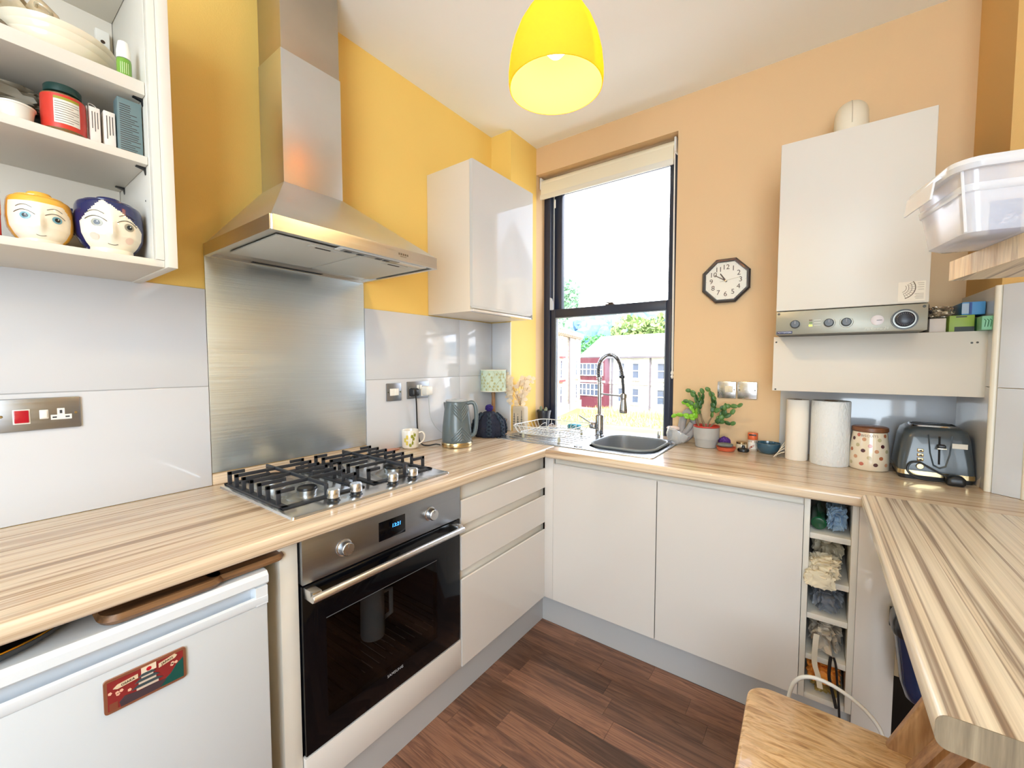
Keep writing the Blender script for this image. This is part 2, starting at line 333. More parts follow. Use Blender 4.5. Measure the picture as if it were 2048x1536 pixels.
for z0, z1 in ((.912, 1.252), (1.254, 1.5795)):
    ob('tile', PR([(2.122, -.009), (2.136, -.328), (2.128, -.328), (2.114, -.009)], 'z', z0, z1), tile_m, wr)
    ob('tile', PR([(2.143, -.346), (2.200, -.391), (2.195, -.397), (2.138, -.352)], 'z', z0, z1), tile_m, wr)
    ob('tile', PR([(2.206, -.402), (2.40, -1.36), (2.392, -1.36), (2.198, -.402)], 'z', z0, z1), tile_m, wr)
for k, (x, y) in enumerate(((2.134, -.337), (2.199, -.394))):
    ob('trim_%d' % (k+2), LT((x, y, .912), [(.0105, 0), (.0105, .6675)], 16), M('cream_trim', (236, 230, 216), .3), kind='structure')

# ---------------------------------------------------------------- window
win = thing('window_1', 'tall dark grey sliding sash window above the sink', 'window'); del win['category']; win['kind'] = 'structure'
win.location = (.6, .15, .93); OFF[win] = Vector((.6, .15, .93))
fr = BX((.1515, .10, .842), (.2, .205, 2.555), .004); box(fr, (.998, .10, .842), (1.0425, .205, 2.555), .004)
box(fr, (.2, .10, 2.505), (.998, .205, 2.555), .004); box(fr, (.2, .10, .842), (.998, .205, .868), .004)
for y in (.118, .152): box(fr, (.152, y, .87), (.206, y+.008, 2.5), .002)
ob('frame', fr, navy_f, win)
ob('parting_strip', BX((.2, .1425, .87), (.2065, .1465, 2.5)), white_m, win)
lo = BX((.205, .104, .866), (.2395, .140, 1.690), .004); box(lo, (.966, .104, .866), (.998, .140, 1.690), .004)
box(lo, (.2395, .104, 1.634), (.966, .140, 1.690), .004); box(lo, (.2395, .104, .866), (.966, .140, .906), .004)
sash = ob('sash', lo, navy_f, win)
ob('pane', BX((.236, .120, .902), (.970, .124, 1.638)), glass, sash)
bead = BX((.2395, .108, .906), (.2455, .113, 1.634)); box(bead, (.960, .108, .906), (.966, .113, 1.634)); box(bead, (.2455, .108, 1.628), (.960, .113, 1.634))
ob('glazing_bead', bead, M('bead_grey', (150, 160, 168), .3), sash)
up = BX((.207, .148, 1.64), (.262, .186, 2.51), .004); box(up, (.962, .148, 1.64), (.998, .186, 2.51), .004)
box(up, (.262, .148, 1.64), (.962, .186, 1.69), .004); box(up, (.262, .148, 2.46), (.962, .186, 2.51), .004)
sash2 = ob('sash', up, navy_f, win); ob('pane', BX((.258, .166, 1.686), (.966, .170, 2.464)), glass, sash2)
la = BX((.595, .108, 1.690), (.65, .136, 1.697), .002); box(la, (.612, .112, 1.697), (.642, .130, 1.706), .003); tube(la, [(.62, .121, 1.703), (.596, .112, 1.708)], .003)
ob('latch', la, M('dark_bronze', (88, 72, 62), .35, .7), win)
ob('travel_stop', PR([(.199, 1.688), (.226, 1.688), (.224, 1.735), (.214, 1.765), (.199, 1.772)], 'y', .100, .106), M('pale_blue_grey', (196, 206, 220), .3), win)
ob('hook', BX((.226, .104, 2.36), (.236, .109, 2.415), .002), white_m, win)

# ---------------------------------------------------------------- roller blind
bl = thing('roller_blind', 'cream roller blind rolled up at the head of the window', 'blind', (.6, .05, 2.5))
ob('fabric', loft(bmesh.new(), [[(x, .058+.030*math.sin(a), 2.508+.030*math.cos(a)) for a in [PI*.0+PI*k/10 for k in range(11)][::-1]]+[(x, .030, 2.50), (x, .028, 2.405), (x, .030, 2.405)] for x in (.168, 1.012)]), M('blind_fabric', (236, 228, 204), .8), bl)
ob('roll', LT((.166, .058, 2.506), [(.026, 0), (.026, .85)], 20, 'x'), M('blind_fabric', (236, 228, 204), .8), bl)
ob('bottom_bar', BX((.166, .020, 2.400), (1.014, .033, 2.432), .004), M('blind_bar', (228, 224, 212), .4), bl)
for x in (.158, 1.013): ob('end_bracket', BX((x, .03, 2.47), (x+.012, .09, 2.548), .005), white_m, bl)
cd = tube(bmesh.new(), curve([(1.020, .022, 2.50), (1.022, .020, 2.1), (1.026, .018, 1.6), (1.028, .018, 1.34), (1.0305, .018, 1.29), (1.033, .018, 1.34), (1.031, .016, 1.7), (1.026, .014, 2.2), (1.022, .022, 2.5)], 6), .0022, 6)
ob('pull_cord', cd, white_m, bl)
ob('cord_connector', LT((1.0305, .018, 1.245), [(.003, 0), (.008, .01), (.004, .02), (.009, .03), (.003, .046)], 10), white_m, bl)

# ---------------------------------------------------------------- worktops
TOP = .911
def profile(front, back, top=TOP, th=.040, r=.012):
    s = 1 if front > back else -1; cx = front-s*r; pts = []
    for k in range(7): a = PI/2-PI/2*k/6; pts.append((cx+s*r*math.cos(a), top-r+r*math.sin(a)))
    for k in range(7): a = -PI/2*k/6; pts.append((cx+s*r*math.cos(a), top-th+r+r*math.sin(a)))
    return pts+[(back, top-th), (back, top)]
w1 = ob('worktop', PR(profile(.618, .0085), 'y', -2.62, -.0095), lam_y); tag(w1, 'striped wood laminate worktop carrying the gas hob, along the tiled wall', 'worktop')
cut(w1, BX((-.01, -.287, .8), (.1515, .1, 1)))
w2 = ob('worktop', PR(profile(-.633, -.009), 'x', .6185, 2.30), lam_x); tag(w2, 'striped wood laminate worktop under the window with sink and toaster', 'worktop')
ob('window_board', BX((.153, -.0085, .873), (1.041, .099, .9105)), lam_x, w2)
cut(w2, PR([(2.1165, .05), (2.129, -.330), (2.194, -.400), (2.262, -.75), (2.6, -.75), (2.6, .05)], 'z', .8, 1)); cut(w2, BX((.735, -.455, .8), (1.075, -.075, 1)))
up_ = ob('upstand', BX((.0008, -1.811, .9115), (.0085, -1.204, .951), .0012), lam_y); tag(up_, 'narrow wood laminate strip behind the hob below the steel splashback', 'upstand')
bar = ob('breakfast_bar', loft(bmesh.new(), [[(1.797+.618-q[0], y, q[1]) for q in profile(.618, 0, .9165, .042, .013)] for y in (-1.655, -.6345)]), lam_bar)
for v in bar.data.vertices:
    if v.co.x+bar.location.x > 2.3: v.co.x = (2.20+(-.385-(v.co.y+bar.location.y))*.2032)-bar.location.x
tag(bar, 'pale striped breakfast bar with a cut squared end, above the wooden chair', 'breakfast bar')
ob('end_strip', loft(bmesh.new(), [[(1.797+.618-q[0], y, q[1]) for q in profile(.618, .02, .9166, .0422, .013)] for y in (-1.6565, -1.6552)]), lam_end, bar)

# ---------------------------------------------------------------- hood and splashback
sp = ob('splashback', BX((.0005, -1.811, .953), (.0055, -1.2045, 1.692), .0008), steel_s); tag(sp, 'brushed steel splashback panel behind the hob, below the extractor hood', 'splashback')
hood = thing('cooker_hood', 'brushed steel chimney cooker hood above the hob', 'hood', (.24, -1.51, 1.69))
def rect(x0, x1, y0, y1, z): return [(x0, y0, z), (x1, y0, z), (x1, y1, z), (x0, y1, z)]
ob('canopy', loft(bmesh.new(), [rect(.001, .483, -1.808, -1.210, 1.731), rect(.001, .170, -1.622, -1.402, 1.957)]), steel_h, hood)
rim = loft(bmesh.new(), [rect(.001, .487, -1.812, -1.206, z) for z in (1.690, 1.731)], cap0=False); ri = bmesh.ops.bevel(rim, geom=[e for e in rim.edges if abs(e.verts[0].co.z-e.verts[1].co.z) > .03 and e.verts[0].co.x > .4], offset=.006, segments=3, affect='EDGES')
loft(rim, [rect(.001, .487, -1.812, -1.206, 1.690), rect(.012, .474, -1.798, -1.220, 1.6905), rect(.012, .474, -1.798, -1.220, 1.700)], cap0=False, cap1=True)
ob('rim', rim, steel, hood)
ob('lower_chimney', BX((.001, -1.622, 1.957), (.170, -1.402, 2.404), .001), steel_h, hood)
ob('upper_chimney', BX((.001, -1.619, 2.404), (.167, -1.405, H-.0005), .001), brushed('duct_steel', (186, 178, 164), .36, (3, 3, 4), .08, .16, 1.6), hood)
alu = M('filter_mesh', (214, 214, 206), .55, .35, bump=.3, bs=900)
for y0, y1 in ((-1.770, -1.500), (-1.494, -1.235)):
    f = ob('grease_filter', BX((.10, y0, 1.6925), (.425, y1, 1.6985), .002), alu, hood)
    yl = (y0+y1)/2+.02
    ob('filter_latch', BX((.392, yl-.05, 1.6895), (.418, yl+.05, 1.6925), .001), M('latch_grey', (206, 206, 200), .4), f)
    ob('latch_slot', BX((.400, yl-.03, 1.6887), (.408, yl+.02, 1.6896)), dark, f)
cs = ob('control_strip', BX((.438, -1.585, 1.686), (.466, -1.37, 1.692), .002), M('control_grey', (150, 150, 148), .3, .5), hood)
for y in (-1.575, -1.53, -1.46, -1.43): ob('switch', BX((.444, y, 1.6845), (.459, y+.022, 1.6862), .001), black_p, cs)
ob('lamp_lens', BX((.436, -1.60, 1.6885), (.470, -1.25, 1.6925), .001), M('frosted_lens', (232, 232, 230), .3), hood)
ob('rear_slot', BX((.03, -1.68, 1.6895), (.05, -1.42, 1.6905)), dark, hood)
em = bmesh.new()
for k in range(5): box(em, (.4872, -1.392+.009*k, 1.708), (.4878, -1.386+.009*k, 1.715))
ob('emblem', box(em, (.4872, -1.385, 1.703), (.4878, -1.358, 1.7045)), M('etched_grey', (110, 100, 88), .5, .6), hood)

# ---------------------------------------------------------------- hob
hob = thing('gas_hob', 'stainless steel four burner gas hob set into the worktop', 'hob', (.3, -1.51, TOP))
ob('plate', loft(bmesh.new(), [rrect(.302, -1.512, .500, .592, .008, TOP), rrect(.302, -1.512, .496, .588, .008, TOP+.006), rrect(.302, -1.512, .480, .572, .01, TOP+.0085)]), steel_p, hob)
PZ = TOP+.0085
for i, (x, y, r) in enumerate(((.405, -1.690, .030), (.180, -1.690, .040), (.400, -1.350, .046), (.165, -1.350, .036))):
    b = ob('burner', LT((x, y, PZ), [(r+.028, 0), (r+.024, .003), (r+.004, .004), (r*.92, .005), (r*.92, .018), (r, .0185), (r, .0225), (r*.5, .023)], 40), brushed('burner_alloy', (190, 190, 188), .3, (80, 80, 80), .05, .1), hob)
    ob('burner_cap', LT((x, y, PZ+.0226), [(r*.96, 0), (r*.98, .003), (r*.90, .0075), (r*.5, .0085), (.001, .009)], 36), M('enamel_black', (22, 23, 26), .35), b)
    ob('igniter', LT((x-.7*(r+.012), y+.7*(r+.012), PZ), [(.003, 0), (.003, .018), (.001, .02)], 8), white_m, b)
for y in (-1.668, -1.592, -1.452, -1.366):
    k = ob('control_knob', LT((.515, y, PZ+.006), [(.0175, .006), (.0190, .008), (.0185, .028), (.0165, .031), (.001, .0312)], 28), steel_p, hob)
    ob('knob_collar', LT((.515, y, PZ), [(.020, 0), (.0165, .004), (.0165, .012)], 24), black_p, k)
def grate(y0, y1, lab, flip):
    cy = (y0+y1)/2; t = thing('pan_support', lab, 'pan support', (.28, cy, PZ), group='cast iron pan supports on the hob')
    fr_ = BX((.062, y0, PZ), (.474, y0+.022, PZ+.006), .002); box(fr_, (.062, y1-.022, PZ), (.474, y1, PZ+.006), .002); box(fr_, (.062, y0, PZ), (.082, y1, PZ+.006), .002); box(fr_, (.454, y0, PZ), (.474, y1, PZ+.006), .002)
    ob('frame', fr_, iron, t)
    zt = PZ+.047
    cb = BX((.078, cy-.004, zt-.011), (.470, cy+.004, zt), .002); box(cb, (.073, cy-.004, PZ), (.082, cy+.004, zt), .002); box(cb, (.464, cy-.005, PZ), (.476, cy+.005, zt-.002), .003)
    ob('crossbar', cb, iron, t)
    xs = [.085, .140, .196, .252, .308, .364, .430]
    for side in (0, 1):
        ye, s = (y0+.004, 1) if side == 0 else (y1-.004, -1)
        for i, x in enumerate(xs):
            long_ = i in (1, 3, 5); tip = cy if long_ else ye+s*(.052 if i in (0, 6) else .085)
            f = BX((x-.0035, min(ye, ye+s*.012), PZ), (x+.0035, max(ye, ye+s*.012), zt), .001); box(f, (x-.0035, min(ye, tip), zt-.011), (x+.0035, max(ye, tip), zt), .001)
            ob('finger', f, iron, t)
grate(-1.797, -1.532, 'black cast iron pan support on the fridge side of the hob', 0)
grate(-1.498, -1.233, 'black cast iron pan support on the kettle side of the hob', 1)
# ---------------------------------------------------------------- oven and housing
hs = thing('oven_housing', 'white base unit holding the built-in oven beside the fridge', 'cabinet', (.3, -1.53, 0))
ob('side_panel', BX((.02, -1.856, 0), (.580, -1.810, .8695), .0015), white_c, hs)
ob('side_panel', BX((.02, -1.2035, .15), (.575, -1.2005, .8695)), white_c, hs)
ob('filler_panel', BX((.574, -1.8085, .152), (.592, -1.203, .262), .0015), white_g, hs)
ov = thing('built_in_oven', 'built-in electric oven with black glass door and steel control panel', 'oven', (.3, -1.508, .27))
oy0, oy1 = -1.8065, -1.2055
ob('fascia', BX((.570, oy0, .7445), (.595, oy1, .8665), .0015), steel_o, ov)
cav = BX((.06, oy0+.02, .27), (.57, oy0+.024, .742)); box(cav, (.06, oy1-.024, .27), (.57, oy1-.02, .742)); box(cav, (.06, oy0+.02, .27), (.57, oy1-.02, .276)); box(cav, (.06, oy0+.02, .736), (.57, oy1-.02, .742)); box(cav, (.06, oy0+.02, .27), (.066, oy1-.02, .742))
ob('cavity', cav, M('oven_enamel', (30, 32, 38), .35), ov)
dr = ob('door', BX((.571, oy0, .268), (.592, oy1, .7395), .002), black_g, ov)
cut(dr, BX((.5, -1.742, .34), (.7, -1.325, .625)))
ob('glass', BX((.585, -1.745, .335), (.5918, -1.32, .63)), glassy('oven_glass', (.46, .47, .50), .02), dr)
ob('print_line', BX((.5918, -1.742, .6245), (.5923, -1.325, .6265)), M('grey_line', (92, 96, 100), .4), dr)
ob('lettering', text_bm('SAMSUNG', .0125, (.5922, -1.512, .328), '+x', sp=1.15), M('silver_print', (176, 178, 182), .4), dr)
hd = ob('handle', LT((.640, -1.805, .722), [(.0085, 0), (.010, .003), (.010, .567), (.0085, .570)], 24, 'y'), MATS.get('satin_bar') or brushed('satin_bar', (226, 226, 226), .34, (12, 12, 12), .004, .03), dr)
for y in (-1.803, -1.262): ob('handle_bracket', BX((.590, y, .708), (.638, y+.026, .738), .003), steel_p, hd)
for y in (-1.686, -1.358):
    k = ob('control_knob', LT((.594, y, .806), [(.026, 0), (.0245, .003), (.0205, .004), (.0195, .022), (.017, .025), (.001, .0252)], 36, 'x'), steel_p, ov)
    ob('index_mark', BX((.6190, y-.001, .812), (.6200, y+.001, .822)), M('grey_mark', (120, 118, 114), .4), k)
dp = ob('display', BX((.594, -1.569, .779), (.5962, -1.467, .839), .0008), black_g, ov)
ob('digits', text_bm('13:21', .0165, (.5964, -1.503, .815), '+x', shear=.12), M('digit_glow', (60, 150, 255), .5, emit=(60, 150, 255), es=2.2), dp)
jg = thing('jug', 'pale cylindrical jug with a square handle, seen dimly in the oven', 'jug', (.42, -1.475, .362))
wr_ = ob('wire_rack', BX((.07, -1.785, .352), (.555, -1.775, .356)), chrome, ov)
for k in range(22): ob('rack_wire', TB([(.07, -1.78+.026*k, .357), (.555, -1.78+.026*k, .357)], .0025, 6), chrome, ov)
ob('body', LT((.42, -1.475, .362), [(.040, 0), (.042, .01), (.040, .175), (.037, .177), (.036, .02), (.001, .02)], 32), M('jug_cream', (232, 228, 206), .4), jg)
ob('handle', TB([(.425, -1.436, .505), (.43, -1.403, .505), (.43, -1.403, .415), (.425, -1.436, .405)], .008, 8), M('jug_cream', (232, 228, 206), .4), jg)

# ---------------------------------------------------------------- drawer unit
du = thing('drawer_unit', 'white handleless three drawer base unit beside the oven', 'cabinet', (.3, -.9, .15))
ca = BX((.02, -1.1995, .152), (.574, -1.182, .8695)); box(ca, (.02, -.6, .152), (.574, -.5785, .8695)); box(ca, (.02, -1.182, .152), (.55, -.6, .168))
ob('carcass', ca, white_c, du)
ob('grip_rail', BX((.545, -1.19, .77), (.5735, -.597, .8695), .001), white_c, du)
for z in (.695, .520): ob('grip_rail', BX((.54, -1.19, z-.06), (.5735, -.597, z+.03), .001), white_c, du)
def front(name, par, y0, y1, z0, z1, lip=True):
    pr = [(.574, z0), (.593, z0), (.594, z0+.001), (.594, z1-.004), (.590, z1), (.574, z1-.016)] if lip else [(.574, z0), (.594, z0), (.594, z1), (.574, z1)]
    return ob(name, PR(pr, 'y', y0, y1), white_g, par, smooth=20)
for z0, z1 in ((.711, .809), (.535, .672), (.152, .500)): front('drawer', du, -1.1985, -.5925, z0, z1)

# ---------------------------------------------------------------- sink base unit, corner post, plinths
su = thing('sink_cabinet', 'white two door base unit under the sink', 'cabinet', (1.145, -.3, .15))
ob('carcass', box(box(BX((.655, -.574, .152), (.673, -.02, .8695)), (1.632, -.574, .152), (1.6485, -.02, .8695)), (.673, -.56, .152), (1.632, -.02, .168)), white_c, su)
ob('grip_rail', BX((.6415, -.5748, .78), (1.6492, -.552, .8695), .001), white_c, su)
for x0, x1 in ((.6425, 1.1425), (1.1465, 1.6480)):
    ob('door', PR([(-.575, .152), (-.594, .152), (-.595, .153), (-.595, .834), (-.591, .839), (-.575, .822)], 'x', x0, x1), white_g, su, smooth=20)
cp = ob('corner_post', BX((.5935, -.5945, .152), (.6405, -.575, .8695), .001), white_g); tag(cp, 'narrow white corner post between drawer unit and sink unit', 'corner post')
p1 = ob('plinth', BX((.536, -1.8095, .0005), (.554, -.549, .1505)), plinth_m); tag(p1, 'grey plinth along the floor below the oven and drawers', 'plinth')
p2 = ob('plinth', BX((.5545, -.549, .0005), (1.797, -.531, .1505)), plinth_m); tag(p2, 'grey plinth along the floor below the sink unit doors', 'plinth')

# ---------------------------------------------------------------- open rack with bundles
rk = thing('open_rack', 'narrow white open shelf unit between sink unit and breakfast bar', 'shelf unit', (1.723, -.3, .13))
for x in (1.6495, 1.7795): ob('side', BX((x, -.590, .152), (x+.0175, -.03, .8695), .001), white_c, rk)
ob('back_panel', BX((1.667, -.05, .152), (1.7795, -.04, .8695)), white_c, rk)
SH = (.166, .310, .458, .584, .744)
for z in SH: ob('shelf', BX((1.6675, -.582, z-.020), (1.779, -.051, z), .001), white_c, rk)
def bundle(name, lab, cat, z, h, col, seed, w=.052, d=.16, y=-.44, x=1.723, amp=.42, r=.8, fr=2.3):
    o = ob(name, crumple((x, y, z+h/2), (w*1.03, d, h/2), amp, fr, seed, 5), M(name+str(seed), col, r, bump=.35, bs=40), smooth=60); tag(o, lab, cat); return o
bundle('cloth_bundle', 'cream crumpled cloth bundle spilling off the second shelf of the open rack', 'cloth', .5845, .12, (226, 214, 190), 3, d=.15, y=-.355)
_b = crumple((1.700, -.604, .594), (.050, .0195, .034), .42, 2.6, 33, 4); _cm = bpy.data.meshes.new('c'); _b.to_mesh(_cm); _b.free()
t = ob('cotton_bag', (lambda b: (b.from_mesh(_cm), b)[1])(crumple((1.712, -.553, .626), (.052, .052, .041), .44, 2.4, 31, 5)), M('calico', (228, 214, 186), .85, bump=.4, bs=50), smooth=60); tag(t, 'rumpled calico bag hanging over the edge of the second rack shelf', 'bag')
bundle('cloth_bundle', 'blue grey crumpled cloth bundle in the middle compartment of the open rack', 'cloth', .4585, .095, (142, 146, 154), 5)
bundle('cloth_bundle', 'beige crumpled bag bundle in the fourth compartment down the open rack', 'cloth', .3105, .112, (196, 184, 168), 8)
bundle('carrier_bag', 'orange plastic bag bulging from the bottom of the open rack', 'bag', .205, .085, (240, 160, 70), 11, w=.053, d=.10, y=-.50, x=1.721, r=.45)
bundle('carrier_bag', 'olive yellow folded bag at the foot of the open rack', 'bag', .1665, .05, (176, 150, 84), 12, w=.050, d=.11, y=-.47, x=1.728, r=.6)
bundle('carrier_bag', 'translucent pale blue plastic bag on the top shelf of the open rack', 'bag', .7445, .095, (168, 190, 210), 14, w=.032, d=.10, y=-.48, x=1.742, r=.3)
gb = thing('green_bottle', 'dark green glass bottle lying at the top of the open rack', 'bottle', (1.690, -.40, .745))
ob('body', LT((1.692, -.55, .770), [(.018, 0), (.022, .004), (.0225, .16), (.010, .20), (.010, .25)], 24, 'y'), M('green_glass', (16, 92, 52), .12, coat=.5), gb)
ob('base_ring', LT((1.692, -.5525, .770), [(.012, 0), (.019, .001), (.019, .004)], 24, 'y'), M('green_dark', (12, 70, 40), .2), gb)
st = ob('webbing_strap', loft(bmesh.new(), [[(x-.008, y-.0008, z), (x+.008, y-.0008, z), (x+.008, y+.0008, z), (x-.008, y+.0008, z)] for x, y, z in curve([(1.697, -.6045, .40), (1.695, -.605, .37), (1.694, -.604, .30), (1.705, -.612, .26), (1.712, -.618, .222)], 5)]), M('webbing', (214, 204, 186), .9)); tag(st, 'pale woven strap trailing down from the beige bundle in the rack', 'strap')
bs_ = tube(bmesh.new(), curve([(1.738, -.603, .335), (1.736, -.604, .312), (1.736, -.604, .26), (1.750, -.608, .20), (1.757, -.612, .17)], 6), .005, 8); tube(bs_, curve([(1.746, -.603, .336), (1.752, -.604, .313), (1.757, -.604, .26), (1.764, -.606, .18), (1.772, -.612, .06), (1.782, -.63, .006)], 6), .0035, 8)
tag(ob('cable', bs_, black_p), 'black doubled cable hanging from the rack towards the floor', 'cable')
ep = ob('end_panel', BX((1.7975, -.590, .0005), (1.898, -.02, .8695), .0015), white_g); tag(ep, 'plain white end panel beside the open rack, under the bar', 'panel')

# ---------------------------------------------------------------- fridge
fg = thing('under_counter_fridge', 'white under-counter fridge with a long recessed door grip', 'fridge', (.32, -2.2, 0))
ob('body', BX((.05, -2.45, .012), (.555, -1.902, .796), .004), white_m, fg)
ob('lid', PR([(.05, .797), (.606, .797), (.612, .803), (.612, .820), (.604, .829), (.05, .832)], 'y', -2.452, -1.896), M('fridge_white', (222, 226, 230), .25), fg)
fm = M('fridge_door', (200, 204, 208), .28, bump=.02, bs=500)
fd = ob('door', BX((.558, -2.45, .02), (.610, -1.899, .752), .004), fm, fg)
ob('grip_lip', PR([(.560, .752), (.610, .752), (.613, .758), (.613, .771), (.606, .774), (.585, .760), (.560, .760)], 'y', -2.45, -1.899), M('fridge_white', (222, 226, 230), .25), fd)
ob('grip_recess', BX((.558, -2.45, .752), (.582, -1.925, .796)), M('recess_grey', (196, 202, 210), .4), fd)
ob('grip_end', PR([(.558, .752), (.612, .752), (.612, .796), (.558, .796)], 'y', -1.925, -1.899), M('fridge_white', (222, 226, 230), .25), fd)
for y in (-2.40, -1.95):
    for x in (.10, .50): ob('foot', LT((x, y, 0), [(.018, 0), (.018, .012)], 14), black_p, fg)
mg = thing('fridge_magnet', 'red and copper souvenir plate magnet with a castle on the fridge door', 'magnet', (.612, -2.127, .70))
def yz(poly, x0, x1): return PR(poly, 'x', x0, x1)
MY, MZ, X0 = -2.127, .7035, .6103
def mp_(u, v): return (MY+u, MZ+v)
ob('plate', loft(bmesh.new(), [[(x, p.x, p.y) for p in [Vector((q.x, q.y)) for q in rrect(MY, MZ, .126, .066, .006, 0)]] for x in (X0, X0+.004)]), M('copper', (196, 140, 112), .3, .8), mg)
def art(name, poly, col, lay): ob(name, yz([mp_(*p) for p in poly], X0+.004, X0+.004+.0004*lay), M('enamel_'+name, col, .3), mg)
art('red_field', [(-.058, -.028), (.058, -.028), (.058, .028), (-.058, .028)], (134, 42, 42), 1)
art('green_hill', [(.058, -.028), (.058, .014), (.046, .004), (.036, -.010), (.020, -.020), (.016, -.028)], (22, 78, 70), 2)
art('stone_base', [(-.040, -.028), (.018, -.028), (.030, -.016), (.006, -.012), (-.012, -.014), (-.034, -.010), (-.042, -.018)], (70, 56, 62), 3)
for k, (w_, z) in enumerate(((.024, -.012), (.019, -.002), (.013, .007))):
    art('castle_tier', [(-w_*.7, z), (w_*.7, z), (w_*.7, z+.006), (-w_*.7, z+.006)], (206, 186, 168), 4)
    ob('castle_roof', yz([mp_(*p) for p in [(-w_, z+.005), (w_, z+.005), (w_*.6, z+.0105), (-w_*.6, z+.0105)]], X0+.004, X0+.0062), M('enamel_roof', (62, 74, 78), .3), mg)
art('flag', [(-.009, .016), (.014, .017), (.014, .029), (-.009, .028)], (224, 206, 182), 5)
ob('flag_disc', LT((X0+.0061, MY+.0025, MZ+.0225), [(.004, 0), (.004, .0003)], 18, 'x'), M('enamel_disc', (184, 26, 40), .3), mg)
art('banner', [(.018, .014), (.044, .020), (.048, .0245), (.044, .028), (.018, .022)], (216, 192, 160), 5)
art('banner', [(-.044, .010), (-.014, .013), (-.014, .021), (-.044, .018), (-.050, .013)], (216, 192, 160), 5)
def rotM(at, deg):
    a = math.radians(deg); return Matrix(((0, 0, 1, at[0]), (math.cos(a), -math.sin(a), 0, at[1]), (math.sin(a), math.cos(a), 0, at[2]), (0, 0, 0, 1)))
ob('lettering', text_bm('JAPAN', .0066, None, M4=rotM((X0+.0062, MY+.031, MZ+.0212), 13)), M('ink', (50, 34, 30), .5), mg)
ob('lettering', text_bm('OSAKA', .0062, None, M4=rotM((X0+.0062, MY-.029, MZ+.0155), 6)), M('ink', (50, 34, 30), .5), mg)
random.seed(3)
for k in range(9):
    a, b = random.uniform(-.055, -.01), random.uniform(-.004, .008); a = a if k < 6 else random.uniform(.02, .05)
    ob('blossom', LT((X0+.0044, MY+a, MZ+b+(.006 if k > 5 else 0)), [(.0032, 0), (.0032, .0004)], 5, 'x'), M('enamel_petal', (226, 176, 150), .3), mg)
art('fan', [(-.056, -.028), (-.044, -.028), (-.044, -.014), (-.056, -.014)], (128, 70, 52), 2)
# board and tray on the fridge
cbd = thing('chopping_board', 'dark wooden board with a handle lying on the fridge under the worktop', 'board', (.5, -2.05, .833))
ob('blade', loft(bmesh.new(), [rrect(.47, -2.085, .27, .20, .03, .8335), rrect(.47, -2.085, .28, .21, .03, .842), rrect(.47, -2.085, .27, .20, .03, .852)]), oak_dark, cbd)
ob('handle', loft(bmesh.new(), [rrect(.575, -1.93, .035, .16, .015, .8345), rrect(.575, -1.93, .042, .17, .018, .843), rrect(.575, -1.93, .035, .16, .015, .852)]), oak_dark, cbd)
tr = thing('serving_tray', 'dark round tray with a gold rim lying on the fridge', 'tray', (.43, -2.36, .833))
ob('dish', LT((.46, -2.34, .8335), [(.12, 0), (.135, .004), (.145, .018), (.140, .018), (.13, .006), (.001, .004)], 48), M('tray_dark', (26, 22, 20), .35), tr)
ob('rim', tube(bmesh.new(), [Vector((.46+.1425*math.cos(2*PI*k/48), -2.34+.1425*math.sin(2*PI*k/48), .8525)) for k in range(49)], .0022, 6), M('gold', (214, 170, 70), .2, 1), tr)
# ---------------------------------------------------------------- open wall cabinet and its contents
oc = thing('open_wall_cabinet', 'white wall cabinet without a door, full of crockery and jars, over the fridge', 'cabinet', (.16, -2.3, 1.575))
ob('side_panel', BX((.004, -2.015, 1.593), (.302, -1.9975, 2.32), .001), white_c, oc)
ob('side_panel', BX((.004, -2.70, 1.575), (.322, -2.682, 2.32), .001), white_c, oc)
ob('end_panel', BX((.004, -1.9970, 1.573), (.345, -1.9760, 2.34), .0015), white_c, oc)
ob('edge_strip', BX((.302, -2.014, 1.593), (.3245, -1.9975, 2.32), .001), white_c, oc)
ob('bottom_panel', BX((.004, -2.68, 1.575), (.322, -1.9975, 1.5925), .001), white_c, oc)
ob('top_panel', BX((.004, -2.68, 2.302), (.30, -2.016, 2.32), .001), white_c, oc)
ob('back_panel', BX((.003, -2.68, 1.593), (.010, -2.016, 2.302)), white_c, oc)
for z0, z1 in ((1.830, 1.850), (1.999, 2.031)):
    s_ = ob('shelf', BX((.011, -2.681, z0), (.296, -2.016, z1), .001), white_c, oc)
    for x in (.27, .06): ob('shelf_peg', PR([(-2.0155, z0), (-2.034, z0), (-2.034, z0-.002), (-2.018, z0-.006), (-2.0155, z0-.018)], 'x', x-.005, x+.005), black_p, s_)
ob('hanging_bracket', BX((.0105, -2.055, 2.195), (.030, -2.025, 2.262), .003), white_m, oc)
ob('bracket_screw', LT((.030, -2.040, 2.23), [(.005, 0), (.004, .002)], 12, 'x'), M('dark_bronze', (88, 72, 62), .35, .7), oc)
for z in (1.68, 1.75, 1.655): ob('peg_hole', LT((.22 if z < 1.7 else .26, -2.0157, z), [(.0025, 0), (.0025, .0004)], 8, 'y'), dark, oc)
